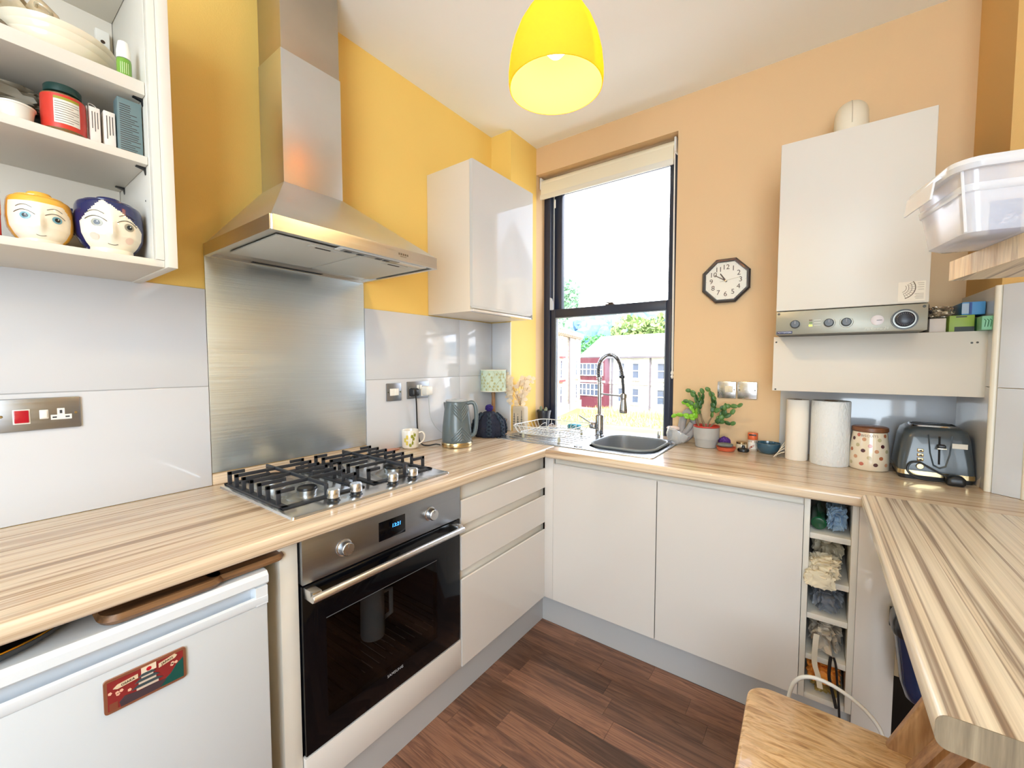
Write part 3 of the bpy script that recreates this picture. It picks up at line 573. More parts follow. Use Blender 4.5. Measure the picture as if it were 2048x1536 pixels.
# face jars
jp = [(.040, 0), (.046, .001), (.045, .017), (.053, .027), (.0620, .046), (.0645, .072), (.0635, .098), (.0615, .116), (.058, .126), (.051, .130)]
def face_jar(nm, lab, c, sc, fwd, hair, hairf, eye, blush):
    t = thing(nm, lab, 'jar', c, group='ceramic face jars in the open cabinet'); P = [(r*sc, h*sc) for r, h in jp]; N = 120; rows_ = []
    Pf = [(surf(P, (0, 0, 0), 0, .13*sc*k/46).x, .13*sc*k/46) for k in range(47)]
    bm = bmesh.new(); loops = [[Vector(c)+Vector((r*math.cos(2*PI*i/N), r*math.sin(2*PI*i/N), h)) for i in range(N)] for r, h in Pf]; loft(bm, loops)
    for f in bm.faces:
        m = f.calc_center_median()-Vector(c); a = (math.atan2(m.y, m.x)-fwd+PI) % (2*PI)-PI
        if hairf(a, m.z/(.13*sc)) or m.z > .1285*sc: f.material_index = 1
    # nose: push out the surface
    for v in bm.verts:
        m = v.co-Vector(c); a = (math.atan2(m.y, m.x)-fwd+PI) % (2*PI)-PI; h = m.z/(.13*sc)
        k = math.exp(-(a/.13)**2-((h-.40)/.12)**2)*.010+math.exp(-(a/.09)**2-((h-.55)/.16)**2)*.004
        d = Vector((m.x, m.y, 0)).normalized(); v.co += d*k*sc
    ob('body', bm, [M('jar_skin', (236, 226, 206), .12, coat=.6), hair], t)
    ob('lid', LT((c[0], c[1], c[2]+.130*sc), [(.047*sc, 0), (.047*sc, .003), (.026*sc, .006), (.024*sc, .012), (.022*sc, .0145), (.001, .015)], 36), hair, t)
    ink = M('jar_ink', (52, 42, 34), .4); 
    for s in (-1, 1):
        a0 = fwd+s*.46; h0 = .545*.13*sc
        ob('iris', decal(bmesh.new(), P, c, a0+.04, h0, .165, .0094*sc, .0010), eye, t, fixn=False); ob('pupil', decal(bmesh.new(), P, c, a0+.04, h0, .088, .0056*sc, .0016), M('jar_pupil', (26, 26, 26), .2), t, fixn=False); ob('eye_glint', decal(bmesh.new(), P, c, a0+.06, h0+.002*sc, .02, .0014*sc, .0021), M('glint', (240, 240, 240), .2), t, fixn=False)
        ob('lash_line', TB([surf(P, c, a0-.32+.64*k/12, h0+(.0015+.0135*math.sin(PI*(.12+.80*k/12)))*sc, .0012) for k in range(13)], .0007*sc, 5), ink, t)
        ob('eyebrow', TB([surf(P, c, a0-.26+.5*k/10, h0+(.022+.0065*math.sin(PI*k/10))*sc, .0008) for k in range(11)], .0006*sc, 5), ink, t)
    ob('mouth', TB([surf(P, c, fwd-.16+.34*k/10, (.185+.018*((k-5)/5)**2)*.13*sc, .0012) for k in range(11)], .0006*sc, 5), ink, t)
    if blush:
        for s in (-1, 1): ob('cheek', decal(bmesh.new(), P, c, fwd+s*.55, .30*.13*sc, .15, .008*sc, .0010), M('jar_blush', (228, 200, 184), .2), t, fixn=False)
blond = M('jar_yellow', (232, 176, 62), .2, coat=.5); navyh = M('jar_navy', (26, 32, 84), .2, coat=.5)
face_jar('face_jar', 'ceramic face jar with yellow hair and blue eyes on the bottom cabinet shelf', (.238, -2.1975, 1.5930), .82, -.10, blond, lambda a, h: h > .84 or abs(a) > 1.12 or (a > .6 and h > 1.32-.62*a), M('eye_blue', (110, 160, 176), .2), False)
face_jar('face_jar', 'ceramic face jar with parted navy hair and grey eyes on the bottom cabinet shelf', (.240, -2.0825, 1.5930), .99, -.10, navyh, lambda a, h: a < -.98 or a > 1.08 or (a > -.28 and h > .99-.34*(a+.28)) or (a <= -.28 and h > .99+.62*(a+.28)*1.0), M('eye_grey', (150, 146, 128), .2), True)
face_jar('face_jar', 'dark blue haired face jar mostly hidden behind the yellow haired one', (.085, -2.135, 1.5930), .95, .3, navyh, lambda a, h: h > .5 or abs(a) > 1.0, M('eye_grey', (150, 146, 128), .2), False)
tin = thing('tin', 'red and orange tin beside the yellow haired face jar', 'tin', (.245, -2.292, 1.593))
ob('body', LT((.245, -2.292, 1.593), [(.036, 0), (.037, .001), (.037, .105)], 32), M('tin_red', (190, 44, 52), .3), tin)
ob('lid', LT((.245, -2.292, 1.698), [(.038, 0), (.038, .012), (.034, .016), (.001, .016)], 32), M('tin_lid', (176, 40, 60), .25), tin)
ob('label', band(bmesh.new(), [(.037, 0), (.037, .105)], (.245, -2.292, 1.593), -.8, 1.6, .055, .09), M('tin_orange', (226, 130, 70), .4), tin, fixn=False)
# middle shelf
rj = thing('snack_jar', 'red labelled plastic jar with a dark green lid on the middle shelf', 'jar', (.245, -2.1525, 1.8505))
rp = [(.032, 0), (.034, .002), (.034, .008), (.036, .010), (.0368, .050), (.036, .088), (.026, .095)]
ob('body', LT((.245, -2.1525, 1.8505), rp, 40), M('jar_clear_brown', (120, 92, 54), .15, coat=.5), rj)
lb_ = bmesh.new(); band(lb_, rp, (.245, -2.1525, 1.8505), -PI, PI, .012, .086, .0004, 40, 4)
ob('label', lb_, M('label_red', (200, 54, 40), .35), rj, fixn=False)
ob('lid', LT((.245, -2.1525, 1.9455), [(.030, 0), (.031, .001), (.031, .014), (.029, .017), (.001, .017)], 36), M('lid_green', (14, 52, 48), .35), rj)
ob('info_panel', band(bmesh.new(), rp, (.245, -2.1525, 1.8505), -.55, .62, .022, .074, .0009), M('paper_white', (222, 216, 204), .6), rj, fixn=False)
ob('yellow_strip', band(bmesh.new(), rp, (.245, -2.1525, 1.8505), -.55, .62, .074, .080, .0009), M('strip_olive', (150, 146, 44), .6), rj, fixn=False)
ln = bmesh.new()
for k in range(9): band(ln, rp, (.245, -2.1525, 1.8505), -.5, .56 if k % 3 else .3, .026+.0052*k, .0272+.0052*k, .0013, 12, 1)
ob('print_lines', ln, M('print_grey', (110, 100, 92), .6), rj, fixn=False)
wt = thing('plastic_tub', 'white ribbed plastic tub on the middle cabinet shelf', 'tub', (.255, -2.226, 1.8505))
ob('body', LT((.255, -2.226, 1.8505), [(.022, 0), (.0235, .001), (.028, .030), (.029, .032), (.0295, .037), (.0275, .037), (.022, .003), (.001, .003)], 36), M('tub_white', (222, 218, 208), .3, coat=.3), wt)
ob('rim', LT((.255, -2.226, 1.882), [(.0285, 0), (.0305, .002), (.0305, .005), (.0285, .006)], 36, cap0=False, cap1=False), M('tub_white', (222, 218, 208), .3), wt)
def carton(nm, lab, lo, hi, col, lines, lc=(70, 62, 60), vert=True, flap=False, cat='box'):
    c = ((lo[0]+hi[0])/2, (lo[1]+hi[1])/2, lo[2]); t = thing(nm, lab, cat, c)
    ob('carton', BX(lo, hi, .0008), M('card_%d_%d_%d' % col, col, .5), t)
    l = bmesh.new(); random.seed(len(lab)); X = hi[0]+.0002; wd, ht = hi[1]-lo[1], hi[2]-lo[2]
    for k in range(lines):
        if vert: y = lo[1]+wd*(.22+.5*k/max(1, lines-1)); box(l, (X-.0004, y, hi[2]-ht*(.12+random.uniform(.35, .6))), (X+.0003, y+wd*.07, hi[2]-ht*.12))
        else: z = lo[2]+ht*(.06+.86*k/lines); box(l, (X-.0004, lo[1]+wd*.08, z), (X+.0003, lo[1]+wd*random.uniform(.5, .92), z+ht*.012))
    ob('print_lines', l, M('print_%d' % lc[0], lc, .6), t)
    if flap: ob('flap', TB(curve([(hi[0]-.01, lo[1]+.001, hi[2]), (hi[0]-.012, lo[1]+.002, hi[2]+.010), (hi[0]-.012, lo[1]+wd*.6, hi[2]+.008), (hi[0]-.01, hi[1]-.002, hi[2]-.001)], 5), .0009, 4), M('card_flap', (200, 190, 178), .6), t)
    return t
carton('medicine_box', 'slim white medicine box with an open flap beside the red jar', (.215, -2.1120, 1.8505), (.260, -2.0935, 1.942), (226, 216, 206), 3, flap=True)
carton('medicine_box', 'slim white medicine box standing next to the teal carton', (.215, -2.0875, 1.8505), (.262, -2.0670, 1.943), (230, 220, 210), 3)
carton('carton', 'grey teal carton with small print at the end of the middle shelf', (.235, -2.0640, 1.8505), (.272, -2.0185, 1.984), (104, 124, 126), 22, (70, 84, 88), False)
carton('leaflet_box', 'thin white and blue box squeezed beside the red labelled jar', (.20, -2.1155, 1.8505), (.248, -2.1130, 1.945), (212, 208, 214), 1, (90, 90, 150))
bagm = M('net_bag', (104, 92, 78), .8, bump=.5, bs=60)
o = ob('packet', crumple((.12, -2.235, 1.945), (.075, .085, .030), .3, 2, 21, 4), M('packet_brown', (112, 104, 88), .6, var=.3, vs=18), smooth=60); tag(o, 'rumpled brown green packet lying behind the white tub', 'packet')
o = ob('pouch', crumple((.10, -2.24, 1.882), (.08, .10, .031), .2, 2, 22, 3), M('pouch_black', (34, 30, 30), .6), smooth=60); tag(o, 'dark pouch at the back of the middle cabinet shelf', 'pouch')
# top shelf
for k, (r, z, dy) in enumerate(((.096, 2.0315, 0), (.100, 2.048, .004), (.102, 2.064, .002))):
    p = ob('serving_bowl', LT((.16, -2.145+dy, z), [(r*.5, 0), (r*.55, .002), (r*.86, .022), (r, .043), (r*1.01, .046), (r*.97, .045), (r*.82, .024), (r*.5, .006), (.001, .005)], 56), M('ivory_china', (232, 222, 200), .15, coat=.5))
    tag(p, ['cream china bowl at the bottom of the stack on the top shelf', 'cream china bowl in the middle of the stack on the top shelf', 'cream china bowl at the top of the stack on the top shelf'][k], 'bowl', 'stacked cream bowls')
cu_ = thing('patterned_cup', 'cream cup with a brown pattern tipped over on the bowl stack', 'cup', (.17, -2.135, 2.115))
cupm = M('transferware', (206, 190, 160), .25, coat=.4, var=.5, vs=45)
bm = LT((0, 0, 0), [(.022, 0), (.032, .012), (.038, .036), (.040, .052), (.038, .052), (.030, .014), (.001, .006)], 32); bm.transform(Matrix.Translation((.17, -2.145, 2.128)) @ Matrix.Rotation(1.15, 4, 'X')); ob('bowl', bm, cupm, cu_)
bm = tube(bmesh.new(), curve([(.036, 0, .042), (.056, 0, .040), (.058, 0, .020), (.034, 0, .014)], 6), .0035, 8); bm.transform(Matrix.Translation((.17, -2.145, 2.128)) @ Matrix.Rotation(1.15, 4, 'X')); ob('handle', bm, cupm, cu_)
cu2 = thing('patterned_cup', 'cream cup with a brown pattern lying beside the tipped cup', 'cup', (.16, -2.195, 2.115))
bm = LT((0, 0, 0), [(.022, 0), (.032, .012), (.038, .036), (.040, .052), (.038, .052), (.030, .014), (.001, .006)], 32); bm.transform(Matrix.Translation((.165, -2.236, 2.125)) @ Matrix.Rotation(-.9, 4, 'X') @ Matrix.Rotation(.5, 4, 'Y')); ob('bowl', bm, cupm, cu2)
bm = tube(bmesh.new(), curve([(.036, 0, .042), (.056, 0, .040), (.058, 0, .020), (.034, 0, .014)], 6), .0035, 8); bm.transform(Matrix.Translation((.165, -2.236, 2.125)) @ Matrix.Rotation(-.9, 4, 'X') @ Matrix.Rotation(.5, 4, 'Y')); ob('handle', bm, cupm, cu2)
gj = ob('glass_dish', LT((.2, -2.265, 2.0315), [(.030, 0), (.036, .004), (.042, .04), (.040, .04), (.034, .006), (.001, .005)], 32), M('smoky_glass', (150, 142, 124), .1, trans=.4)); tag(gj, 'smoky glass dish at the dim end of the top shelf', 'dish')
sb = thing('spray_bottle', 'small green labelled spray bottle with a white cap on the top shelf', 'bottle', (.270, -2.0475, 2.0315))
sp_ = [(.0130, 0), (.0142, .001), (.0142, .040), (.0135, .044), (.010, .046)]
ob('body', LT((.270, -2.0475, 2.0315), sp_, 28), M('spray_green', (110, 160, 50), .3, coat=.3), sb)
ob('cap', LT((.270, -2.0475, 2.0775), [(.0138, 0), (.0138, .018), (.011, .034), (.010, .040), (.001, .041)], 28), white_m, sb)
l = bmesh.new()
for k in range(5): band(l, sp_, (.270, -2.0475, 2.0315), -.7+.25*k, -.62+.25*k, .008, .034, .0005, 2, 3)
ob('print_lines', l, M('print_pale', (206, 222, 170), .6), sb, fixn=False)

# ---------------------------------------------------------------- closed wall cabinet by the window
wc = thing('wall_cabinet', 'white gloss wall cabinet between the hood and the window', 'cabinet', (.16, -.55, 1.583))
ob('carcass', BX((.0015, -.814, 1.584), (.2965, -.2905, 2.3065), .001), M('cabinet_side', (226, 214, 196), .4), wc)
wd = ob('door', PR([(.2985, 1.612), (.310, 1.600), (.3165, 1.612), (.3165, 2.3065), (.2985, 2.3065)], 'y', -.8145, -.2905), white_u, wc, smooth=20)
ob('grip_rail', BX((.283, -.812, 1.5835), (.3165, -.2925, 1.5935), .001), white_g, wd)
ob('end_cap', BX((.2975, -.3010, 1.5845), (.3165, -.2905, 1.612), .001), M('grip_cap', (150, 146, 140), .5), wd)

# ---------------------------------------------------------------- sockets on the tiled wall
def plate(nm, lab, lo, hi, cat, mat=None):
    t = thing(nm, lab, cat, (lo[0], (lo[1]+hi[1])/2, lo[2])); ob('face_plate', BX(lo, hi, .0035), mat or steel_o, t); return t
ck = plate('cooker_switch', 'steel cooker switch plate with red rocker and a white socket', (.0081, -2.268, 1.155), (.0165, -2.120, 1.240), 'socket', steel_p if 0 else steel_o)
ob('rocker_frame', BX((.0160, -2.243, 1.174), (.0185, -2.213, 1.212), .001), white_m, ck); ob('red_rocker', BX((.0180, -2.2405, 1.177), (.0215, -2.2155, 1.2095), .0015), M('switch_red', (178, 12, 40), .25, coat=.4), ck)
ob('switch_frame', BX((.0160, -2.197, 1.184), (.0178, -2.181, 1.208), .0008), white_m, ck); ob('white_rocker', BX((.0176, -2.1945, 1.1865), (.0205, -2.1835, 1.2055), .001), white_m, ck)
ob('socket_insert', PR([(-2.177, 1.180), (-2.138, 1.180), (-2.138, 1.193), (-2.151, 1.193), (-2.151, 1.210), (-2.165, 1.210), (-2.165, 1.193), (-2.177, 1.193)], 'x', .0160, .0175), white_m, ck)
hl = bmesh.new()
for y, z, a, b in ((-2.158, 1.2005, .0025, .0045), (-2.170, 1.1865, .004, .002), (-2.146, 1.1865, .004, .002)): box(hl, (.0172, y-a, z-b), (.0177, y+a, z+b))
ob('socket_holes', hl, M('hole_grey', (60, 62, 66), .7), ck)
for y in (-2.130, -2.262): ob('plate_screw', LT((.0162, y, 1.196), [(.004, 0), (.0035, .0012)], 14, 'x'), chrome, ck)
ls = plate('light_switch', 'single steel light switch plate with white rocker near the splashback', (.0081, -1.096, 1.147), (.0165, -1.008, 1.233), 'switch')
ob('switch_insert', BX((.0160, -1.078, 1.173), (.0178, -1.026, 1.207), .0008), white_m, ls); ob('rocker', BX((.0175, -1.050, 1.174), (.022, -1.030, 1.206), .0015), white_m, ls)
for y in (-1.088, -1.016): ob('plate_screw', LT((.0162, y, 1.190), [(.004, 0), (.0035, .0012)], 14, 'x'), chrome, ls)
ds = plate('double_socket', 'steel double socket plate behind the kettle holding two plugs', (.0081, -.972, 1.150), (.0165, -.826, 1.237), 'socket')
ob('socket_insert', BX((.0160, -.958, 1.160), (.0175, -.915, 1.205), .001), white_m, ds); ob('socket_insert', BX((.0160, -.884, 1.160), (.0175, -.841, 1.205), .001), white_m, ds)
for y in (-.912, -.893): ob('rocker', BX((.0160, y, 1.196), (.0215, y+.013, 1.218), .001), white_m, ds)
pk = thing('black_plug', 'black mains plug with a dark cable in the steel double socket', 'plug', (.03, -.937, 1.165))
ob('plug_body', loft(bmesh.new(), [[(x, -.937+p.x*s, 1.183+p.y*s) for p in rrect(0, 0, .048, .044, .010, 0)] for x, s in ((.0180, 1), (.030, .96), (.044, .8), (.048, .6))]), black_p, pk)
ob('cord', TB(curve([(.034, -.934, 1.166), (.036, -.932, 1.135), (.030, -.925, 1.08), (.024, -.918, 1.02), (.03, -.918, .97), (.045, -.920, .930), (.072, -.922, .917), (.10, -.910, .9155), (.130, -.890, .922), (.1465, -.8735, .918)], 8), .0036, 8), black_p, pk)
pw = thing('white_charger', 'white plug charger with a thin cable in the steel double socket', 'plug', (.03, -.856, 1.165))
ob('plug_body', loft(bmesh.new(), [[(x, -.856+p.x*s, 1.187+p.y*s) for p in rrect(0, 0, .046, .050, .012, 0)] for x, s in ((.0180, 1), (.034, .98), (.052, .9), (.056, .7))]), white_m, pw)
ob('cord', TB(curve([(.045, -.858, 1.164), (.045, -.855, 1.12), (.038, -.84, 1.05), (.034, -.80, .99), (.045, -.75, .945), (.06, -.70, .916)], 8), .0016, 6), M('cord_grey', (170, 176, 176), .5), pw)

# ---------------------------------------------------------------- kettle, mug, lamp and other things along the tiled wall
KC = (.205, -.815, TOP); KP = [(.074, .024), (.0755, .040), (.072, .10), (.064, .17), (.058, .212), (.056, .224)]
kt = thing('kettle', 'grey chevron embossed electric kettle with a pale brass base ring', 'kettle', KC)
kg = M('kettle_grey', (92, 104, 108), .32, coat=.2)
ob('body', LT(KC, [(.071, .020)]+KP+[(.05, .228), (.001, .229)], 56), kg, kt)
ob('base_ring', LT(KC, [(.070, 0), (.0765, .002), (.0775, .006), (.0775, .021), (.0755, .024), (.06, .024)], 56), brass, kt)
ob('lid', LT((KC[0], KC[1], TOP+.2275), [(.054, 0), (.055, .004), (.050, .008), (.001, .009)], 44), M('kettle_lid', (176, 182, 186), .25), kt)
FW = math.atan2(-1.52, 1.47)
ch = bmesh.new()
for k in range(-7, 8):
    for s in (-1, 1):
        pts = []
        for i in range(13):
            a = s*.75*i/12; h = .125+(.0150*k+(.006 if k >= 0 else -.006))+(1 if k >= 0 else -1)*abs(a)*.075
            if .034 < h < .214: pts.append(surf(KP, KC, FW+.35+a, h, .0002))
        if len(pts) > 2: tube(ch, pts, .0034, 6)
ob('chevron_ribs', ch, kg, kt)
HA = FW+1.35; hx, hy = math.cos(HA), math.sin(HA)
def kp(r, z): return (KC[0]+hx*r, KC[1]+hy*r, TOP+z)
ob('handle', TB(curve([kp(.050, .216), kp(.078, .222), kp(.094, .208), kp(.100, .16), kp(.098, .10), kp(.088, .062), kp(.070, .052)], 6), [.0105]*37, 10), kg, kt)
SA = HA+PI; sx, sy = math.cos(SA), math.sin(SA)
ob('spout', loft(bmesh.new(), [[(KC[0]+sx*(r0+d)-sy*w_, KC[1]+sy*(r0+d)+sx*w_, TOP+z) for d, w_ in ((0, -.022), (e_, -.004), (e_, .004), (0, .022))] for r0, z, e_ in ((.058, .150, .002), (.055, .19, .008), (.052, .222, .015))]), kg, kt)
MC = (.055, -.990, TOP+.0005)
mgm = thing('mug', 'white mug with a yellow green botanical print beside the hob', 'mug', MC); MPf = [(.036, .002), (.0405, .006), (.0415, .05), (.042, .088)]
chn = M('white_china', (236, 232, 222), .15, coat=.5)
ob('body', LT(MC, [(.034, 0)]+MPf+[(.0405, .0905), (.039, .088), (.0385, .01), (.001, .008)], 44), chn, mgm)
ha = math.atan2(-1.35, 1.62)+1.5; c_, s_ = math.cos(ha), math.sin(ha)
ob('handle', TB(curve([(MC[0]+c_*r, MC[1]+s_*r, MC[2]+z) for r, z in ((.040, .074), (.058, .078), (.069, .062), (.066, .040), (.054, .026), (.040, .018))], 6), .004, 8), chn, mgm)
mf = math.atan2(-1.35, 1.62); y1, y2 = bmesh.new(), bmesh.new()
for a, h in ((-.35, .058), (-.38, .030), (-.62, .044)): band(y1, MPf, MC, mf+a-.14, mf+a+.12, h-.010, h+.010, .0005, 4, 3)
for a, h, l_, r_ in ((.28, .030, .10, .5), (.40, .05, .12, -.4), (.20, .062, .14, .2), (.55, .068, .12, .6), (-.02, .020, .12, -.3)): decal(y2, MPf, MC, mf+a, h, l_, .009, .0006, 14, r_*.1)
tube(y2, [surf(MPf, MC, mf+.1+.35*k/8, .012+.07*k/8, .0006) for k in range(9)], .0012, 5)
ob('yellow_print', y1, M('mug_yellow', (226, 206, 96), .4), mgm, fixn=False); ob('leaf_print', y2, M('mug_green', (146, 150, 46), .4), mgm, fixn=False)
sd = ob('saucer', LT((.030, -1.085, TOP+.0005), [(.018, 0), (.020, .002), (.0205, .004), (.001, .0035)], 40), chn)
sd.data = LT_ = sd.data
tag(sd, 'small red patterned spoon rest beside the mug behind the hob', 'dish')
sd.data.materials.clear(); sd.data.materials.append(M('patterned_red', (206, 130, 96), .3, coat=.4, var=.6, vs=90))
for v in sd.data.vertices: v.co.x *= 1.1; v.co.y *= 2.4
LC = (.083, -.367, TOP)
lp = thing('table_lamp', 'small table lamp with a floral pale green shade and wooden base', 'lamp', LC)
ob('base', LT(LC, [(.038, 0), (.040, .003), (.038, .012), (.022, .02), (.016, .05), (.012, .14), (.011, .22), (.013, .235), (.008, .245)], 32), beech, lp)
ob('shade', LT(LC, [(.078, .248), (.0765, .377), (.0755, .377), (.077, .248)], 48, cap0=False, cap1=False), M('lamp_fabric', (196, 212, 192), .8, var=.16, vs=26), lp)
for z in (.2475, .3755): ob('shade_trim', LT((LC[0], LC[1], TOP+z), [(.0775, 0), (.0788, .001), (.0786, .004), (.0765, .004)], 48, cap0=False, cap1=False), M('trim_cream', (236, 232, 214), .7), lp)
vi = bmesh.new(); SPf = [(.078, .248), (.0765, .377)]; lf = math.atan2(-1.97, 1.585)
for k in range(5):
    a0 = lf-1.1+.5*k; tube(vi, [surf(SPf, LC, a0+.22*math.sin(j*.7+k), .252+.118*j/10, .0005) for j in range(11)], .0011, 5)
    for j in range(6):
        decal(vi, SPf, LC, a0+.22*math.sin(j*1.2+k)+(.14 if j % 2 else -.14), .262+.018*j, .085, .0075, .0007, 10, .05*(j % 3-1))
ob('floral_print', vi, M('print_khaki', (178, 178, 130), .8), lp, fixn=False)
TC = (.150, -.490, TOP)
cy_ = thing('tea_cosy', 'dark navy cable knit tea cosy with a purple pompom beside the kettle', 'tea cosy', TC)
kn = M('knit_navy', (34, 38, 56), .9, bump=.9, bs=120, var=.5, vs=20)
bm = LT(TC, [(.082, 0), (.089, .012), (.090, .045), (.084, .085), (.060, .115), (.030, .137), (.018, .142), (.001, .143)], 64)
for v in bm.verts:
    a = math.atan2(v.co.y-TC[1], v.co.x-TC[0]); h = v.co.z-TOP; k = 1+.055*math.cos(10*a+18*h)+.03*math.cos(20*a-60*h); v.co.x = TC[0]+(v.co.x-TC[0])*k; v.co.y = TC[1]+(v.co.y-TC[1])*k
ob('knit_body', bm, kn, cy_, smooth=70)
cab_ = bmesh.new(); CPf = [(.096, .012), (.098, .045), (.088, .085), (.064, .115), (.036, .137)]
for k in range(7):
    for s in (-1, 1): tube(cab_, [surf(CPf, TC, k*2*PI/7+s*.12*math.sin(j*.9), .014+.118*j/20, .004) for j in range(21)], .006, 6)
ob('cable_stitch', cab_, M('knit_teal', (40, 52, 66), .9, bump=.8, bs=150, var=.6, vs=30), cy_)
ob('pompom', blob((TC[0], TC[1], TOP+.160), (.021, .021, .021), .35, 5, 4, 4, False), M('pompom_purple', (52, 36, 110), .95, bump=1, bs=200), cy_)
ob('teapot_spout', TB(curve([(.165, -.405, TOP+.05), (.18, -.385, TOP+.065), (.185, -.375, TOP+.09)], 5), .009, 8), M('teapot_brown', (110, 84, 60), .3), cy_)
# dried honesty in a printed block vase
HV = (.197, -.245, TOP)
hn = thing('honesty_vase', 'dried honesty seed pods in a beige printed vase by the window reveal', 'vase', HV)
ob('vase', loft(bmesh.new(), [rrect(HV[0], HV[1], .088, .05, .008, z) for z in (TOP, TOP+.14)]+[rrect(HV[0], HV[1], .085, .048, .008, TOP+.150), rrect(HV[0], HV[1], .078, .044, .008, TOP+.153)]), M('vase_beige', (206, 190, 166), .8), hn)
tp = bmesh.new()
for x, hh in ((-.028, .09), (.0, .07), (.028, .11)):
    box(tp, (HV[0]+x-.002, HV[1]-.0256, TOP+.02), (HV[0]+x+.002, HV[1]-.0250, TOP+.02+hh))
    for k in range(5): box(tp, (HV[0]+x-.010+.002*k, HV[1]-.0256, TOP+.04+.016*k), (HV[0]+x+.010-.002*k, HV[1]-.0250, TOP+.044+.016*k))
ob('tree_print', tp, M('print_grey2', (92, 92, 88), .8), hn)
random.seed(11); stems = bmesh.new(); pod = None; podm = shade_mat('honesty_pod', (250, 240, 224), (250, 238, 214), .45)
for k in range(9):
    a = random.uniform(0, 2*PI); tip = Vector((HV[0]-.015+random.uniform(-.085, .075), HV[1]+random.uniform(-.05, .06), TOP+random.uniform(.24, .36))); b0 = Vector((HV[0], HV[1], TOP+.155))
    pts = curve([b0, (b0+tip)/2+Vector((.012*math.cos(a), .012*math.sin(a), .02)), tip], 6); tube(stems, pts, .0009, 5)
    for j in range(11):
        q = pts[min(len(pts)-1, 2+j*len(pts)//11)]+Vector((random.uniform(-.036, .034), random.uniform(-.02, .03), random.uniform(-.028, .022)))
        
        if q.x < .170: q.x = max(q.x, .132); q.y = -.294-random.uniform(0, .012)
        if pod is None: p = ob('seed_pod', LT((0, 0, 0), [(.0150, -.0002), (.0150, .0002)], 12), podm, hn, local=True, smooth=0); pod = p.data
        else: p = bpy.data.objects.new('seed_pod', pod); C.objects.link(p); p.parent = hn
        p.location = q-OFF[hn]; p.rotation_euler = (PI/2+random.uniform(-.7, .7), random.uniform(-.5, .5), random.uniform(-.3, 1.3)); p.scale = (1, random.uniform(.75, 1.05), 1)
ob('stems', stems, M('dry_stem', (150, 122, 84), .8), hn)
bp_t = thing('nursery_pot', 'small black plastic pot with tiny cacti on the window board', 'plant pot', (.205, .02, TOP))
PC = (.205, .02, TOP)
ob('pot', LT(PC, [(.033, 0), (.035, .001), (.044, .092), (.047, .092), (.047, .105), (.0445, .105), (.0435, .088), (.001, .086)], 36), M('pot_black', (32, 36, 44), .35), bp_t)
ob('soil', LT((PC[0], PC[1], TOP+.086), [(.0425, 0), (.042, .004), (.001, .006)], 24), M('soil', (70, 56, 44), .95), bp_t)
for x, y, h in ((-.018, -.008, .034), (.012, .006, .028), (.022, -.018, .020)): ob('cactus', blob((PC[0]+x, PC[1]+y, TOP+.095+h*.4), (.010, .010, h*.7), .12, 6, 2, 3, False), M('cactus_green', (120, 128, 104), .8), bp_t)
# ---------------------------------------------------------------- sink, tap, washing-up bowl, rack
sk = thing('kitchen_sink', 'stainless steel sink with drainer set into the worktop below the window', 'sink', (.66, -.28, TOP))
sx0, sx1, sy0, sy1 = .222, 1.105, -.530, -.030
top_ = loft(bmesh.new(), [rrect((sx0+sx1)/2, (sy0+sy1)/2, sx1-sx0-2*i, sy1-sy0-2*i, max(.02-i, .006), TOP+z) for i, z in ((0, 0), (.002, .004), (.010, .0055), (.018, .002), (.020, .0015))], cap0=True, cap1=True)
pl = ob('drainer_plate', top_, steel_p, sk); cut(pl, loft(bmesh.new(), [rrect(.905, -.265, .330, .370, .06, z) for z in (.8, 1)]))
ob('basin', loft(bmesh.new(), [rrect(.905, -.265, w_, d_, r_, TOP+z) for w_, d_, r_, z in ((.336, .376, .062, .0017), (.330, .370, .06, -.004), (.310, .350, .055, -.145), (.27, .31, .05, -.155))], cap0=False), steel_p, sk)
for k in range(8): ob('drainer_rib', BX((.27, -.46+.05*k, TOP+.0008), (.66, -.452+.05*k, TOP+.004), .0015), steel_p, sk)
ob('plug_cover', LT((.715, -.475, TOP+.001), [(.022, 0), (.022, .003), (.018, .005), (.001, .005)], 32), chrome, sk)
wb_ = thing('washing_up_bowl', 'grey plastic washing-up bowl sitting in the steel sink', 'bowl', (.905, -.265, TOP-.14)); wbm = M('bowl_grey', (112, 118, 126), .35)
ob('bowl', loft(bmesh.new(), [rrect(.905, -.268, w_, d_, r_, TOP+z) for w_, d_, r_, z in ((.23, .24, .06, -.138), (.27, .29, .07, -.10), (.315, .350, .09, .006), (.311, .346, .09, .006), (.264, .284, .07, -.098), (.22, .23, .06, -.130))]), wbm, wb_)
ob('rim', loft(bmesh.new(), [rrect(.905, -.268, .311+i, .346+i, .09+i/2, TOP+z) for i, z in ((0, .006), (.004, .014), (.014, .016), (.026, .012), (.026, .007), (.018, .010), (.006, .010))], cap0=False, cap1=False), M('bowl_rim', (132, 138, 140), .35), wb_)
TX, TY = .668, -.118
tp_ = thing('pull_down_tap', 'chrome spring neck kitchen tap with hanging spray head by the sink', 'tap', (TX, TY, TOP))
ob('body', LT((TX, TY, TOP+.002), [(.030, 0), (.030, .004), (.024, .008), (.0235, .115), (.021, .120), (.016, .124)], 32), chrome, tp_)
ob('riser', LT((TX-.002, TY, TOP+.124), [(.0105, 0), (.0105, .20), (.0125, .202), (.0125, .215), (.010, .217)], 24), chrome, tp_)
lv = ob('lever', LT((TX-.052, TY-.012, TOP+.058), [(.018, 0), (.0215, .006), (.0215, .030), (.017, .036)], 28, 'x'), chrome, tp_)
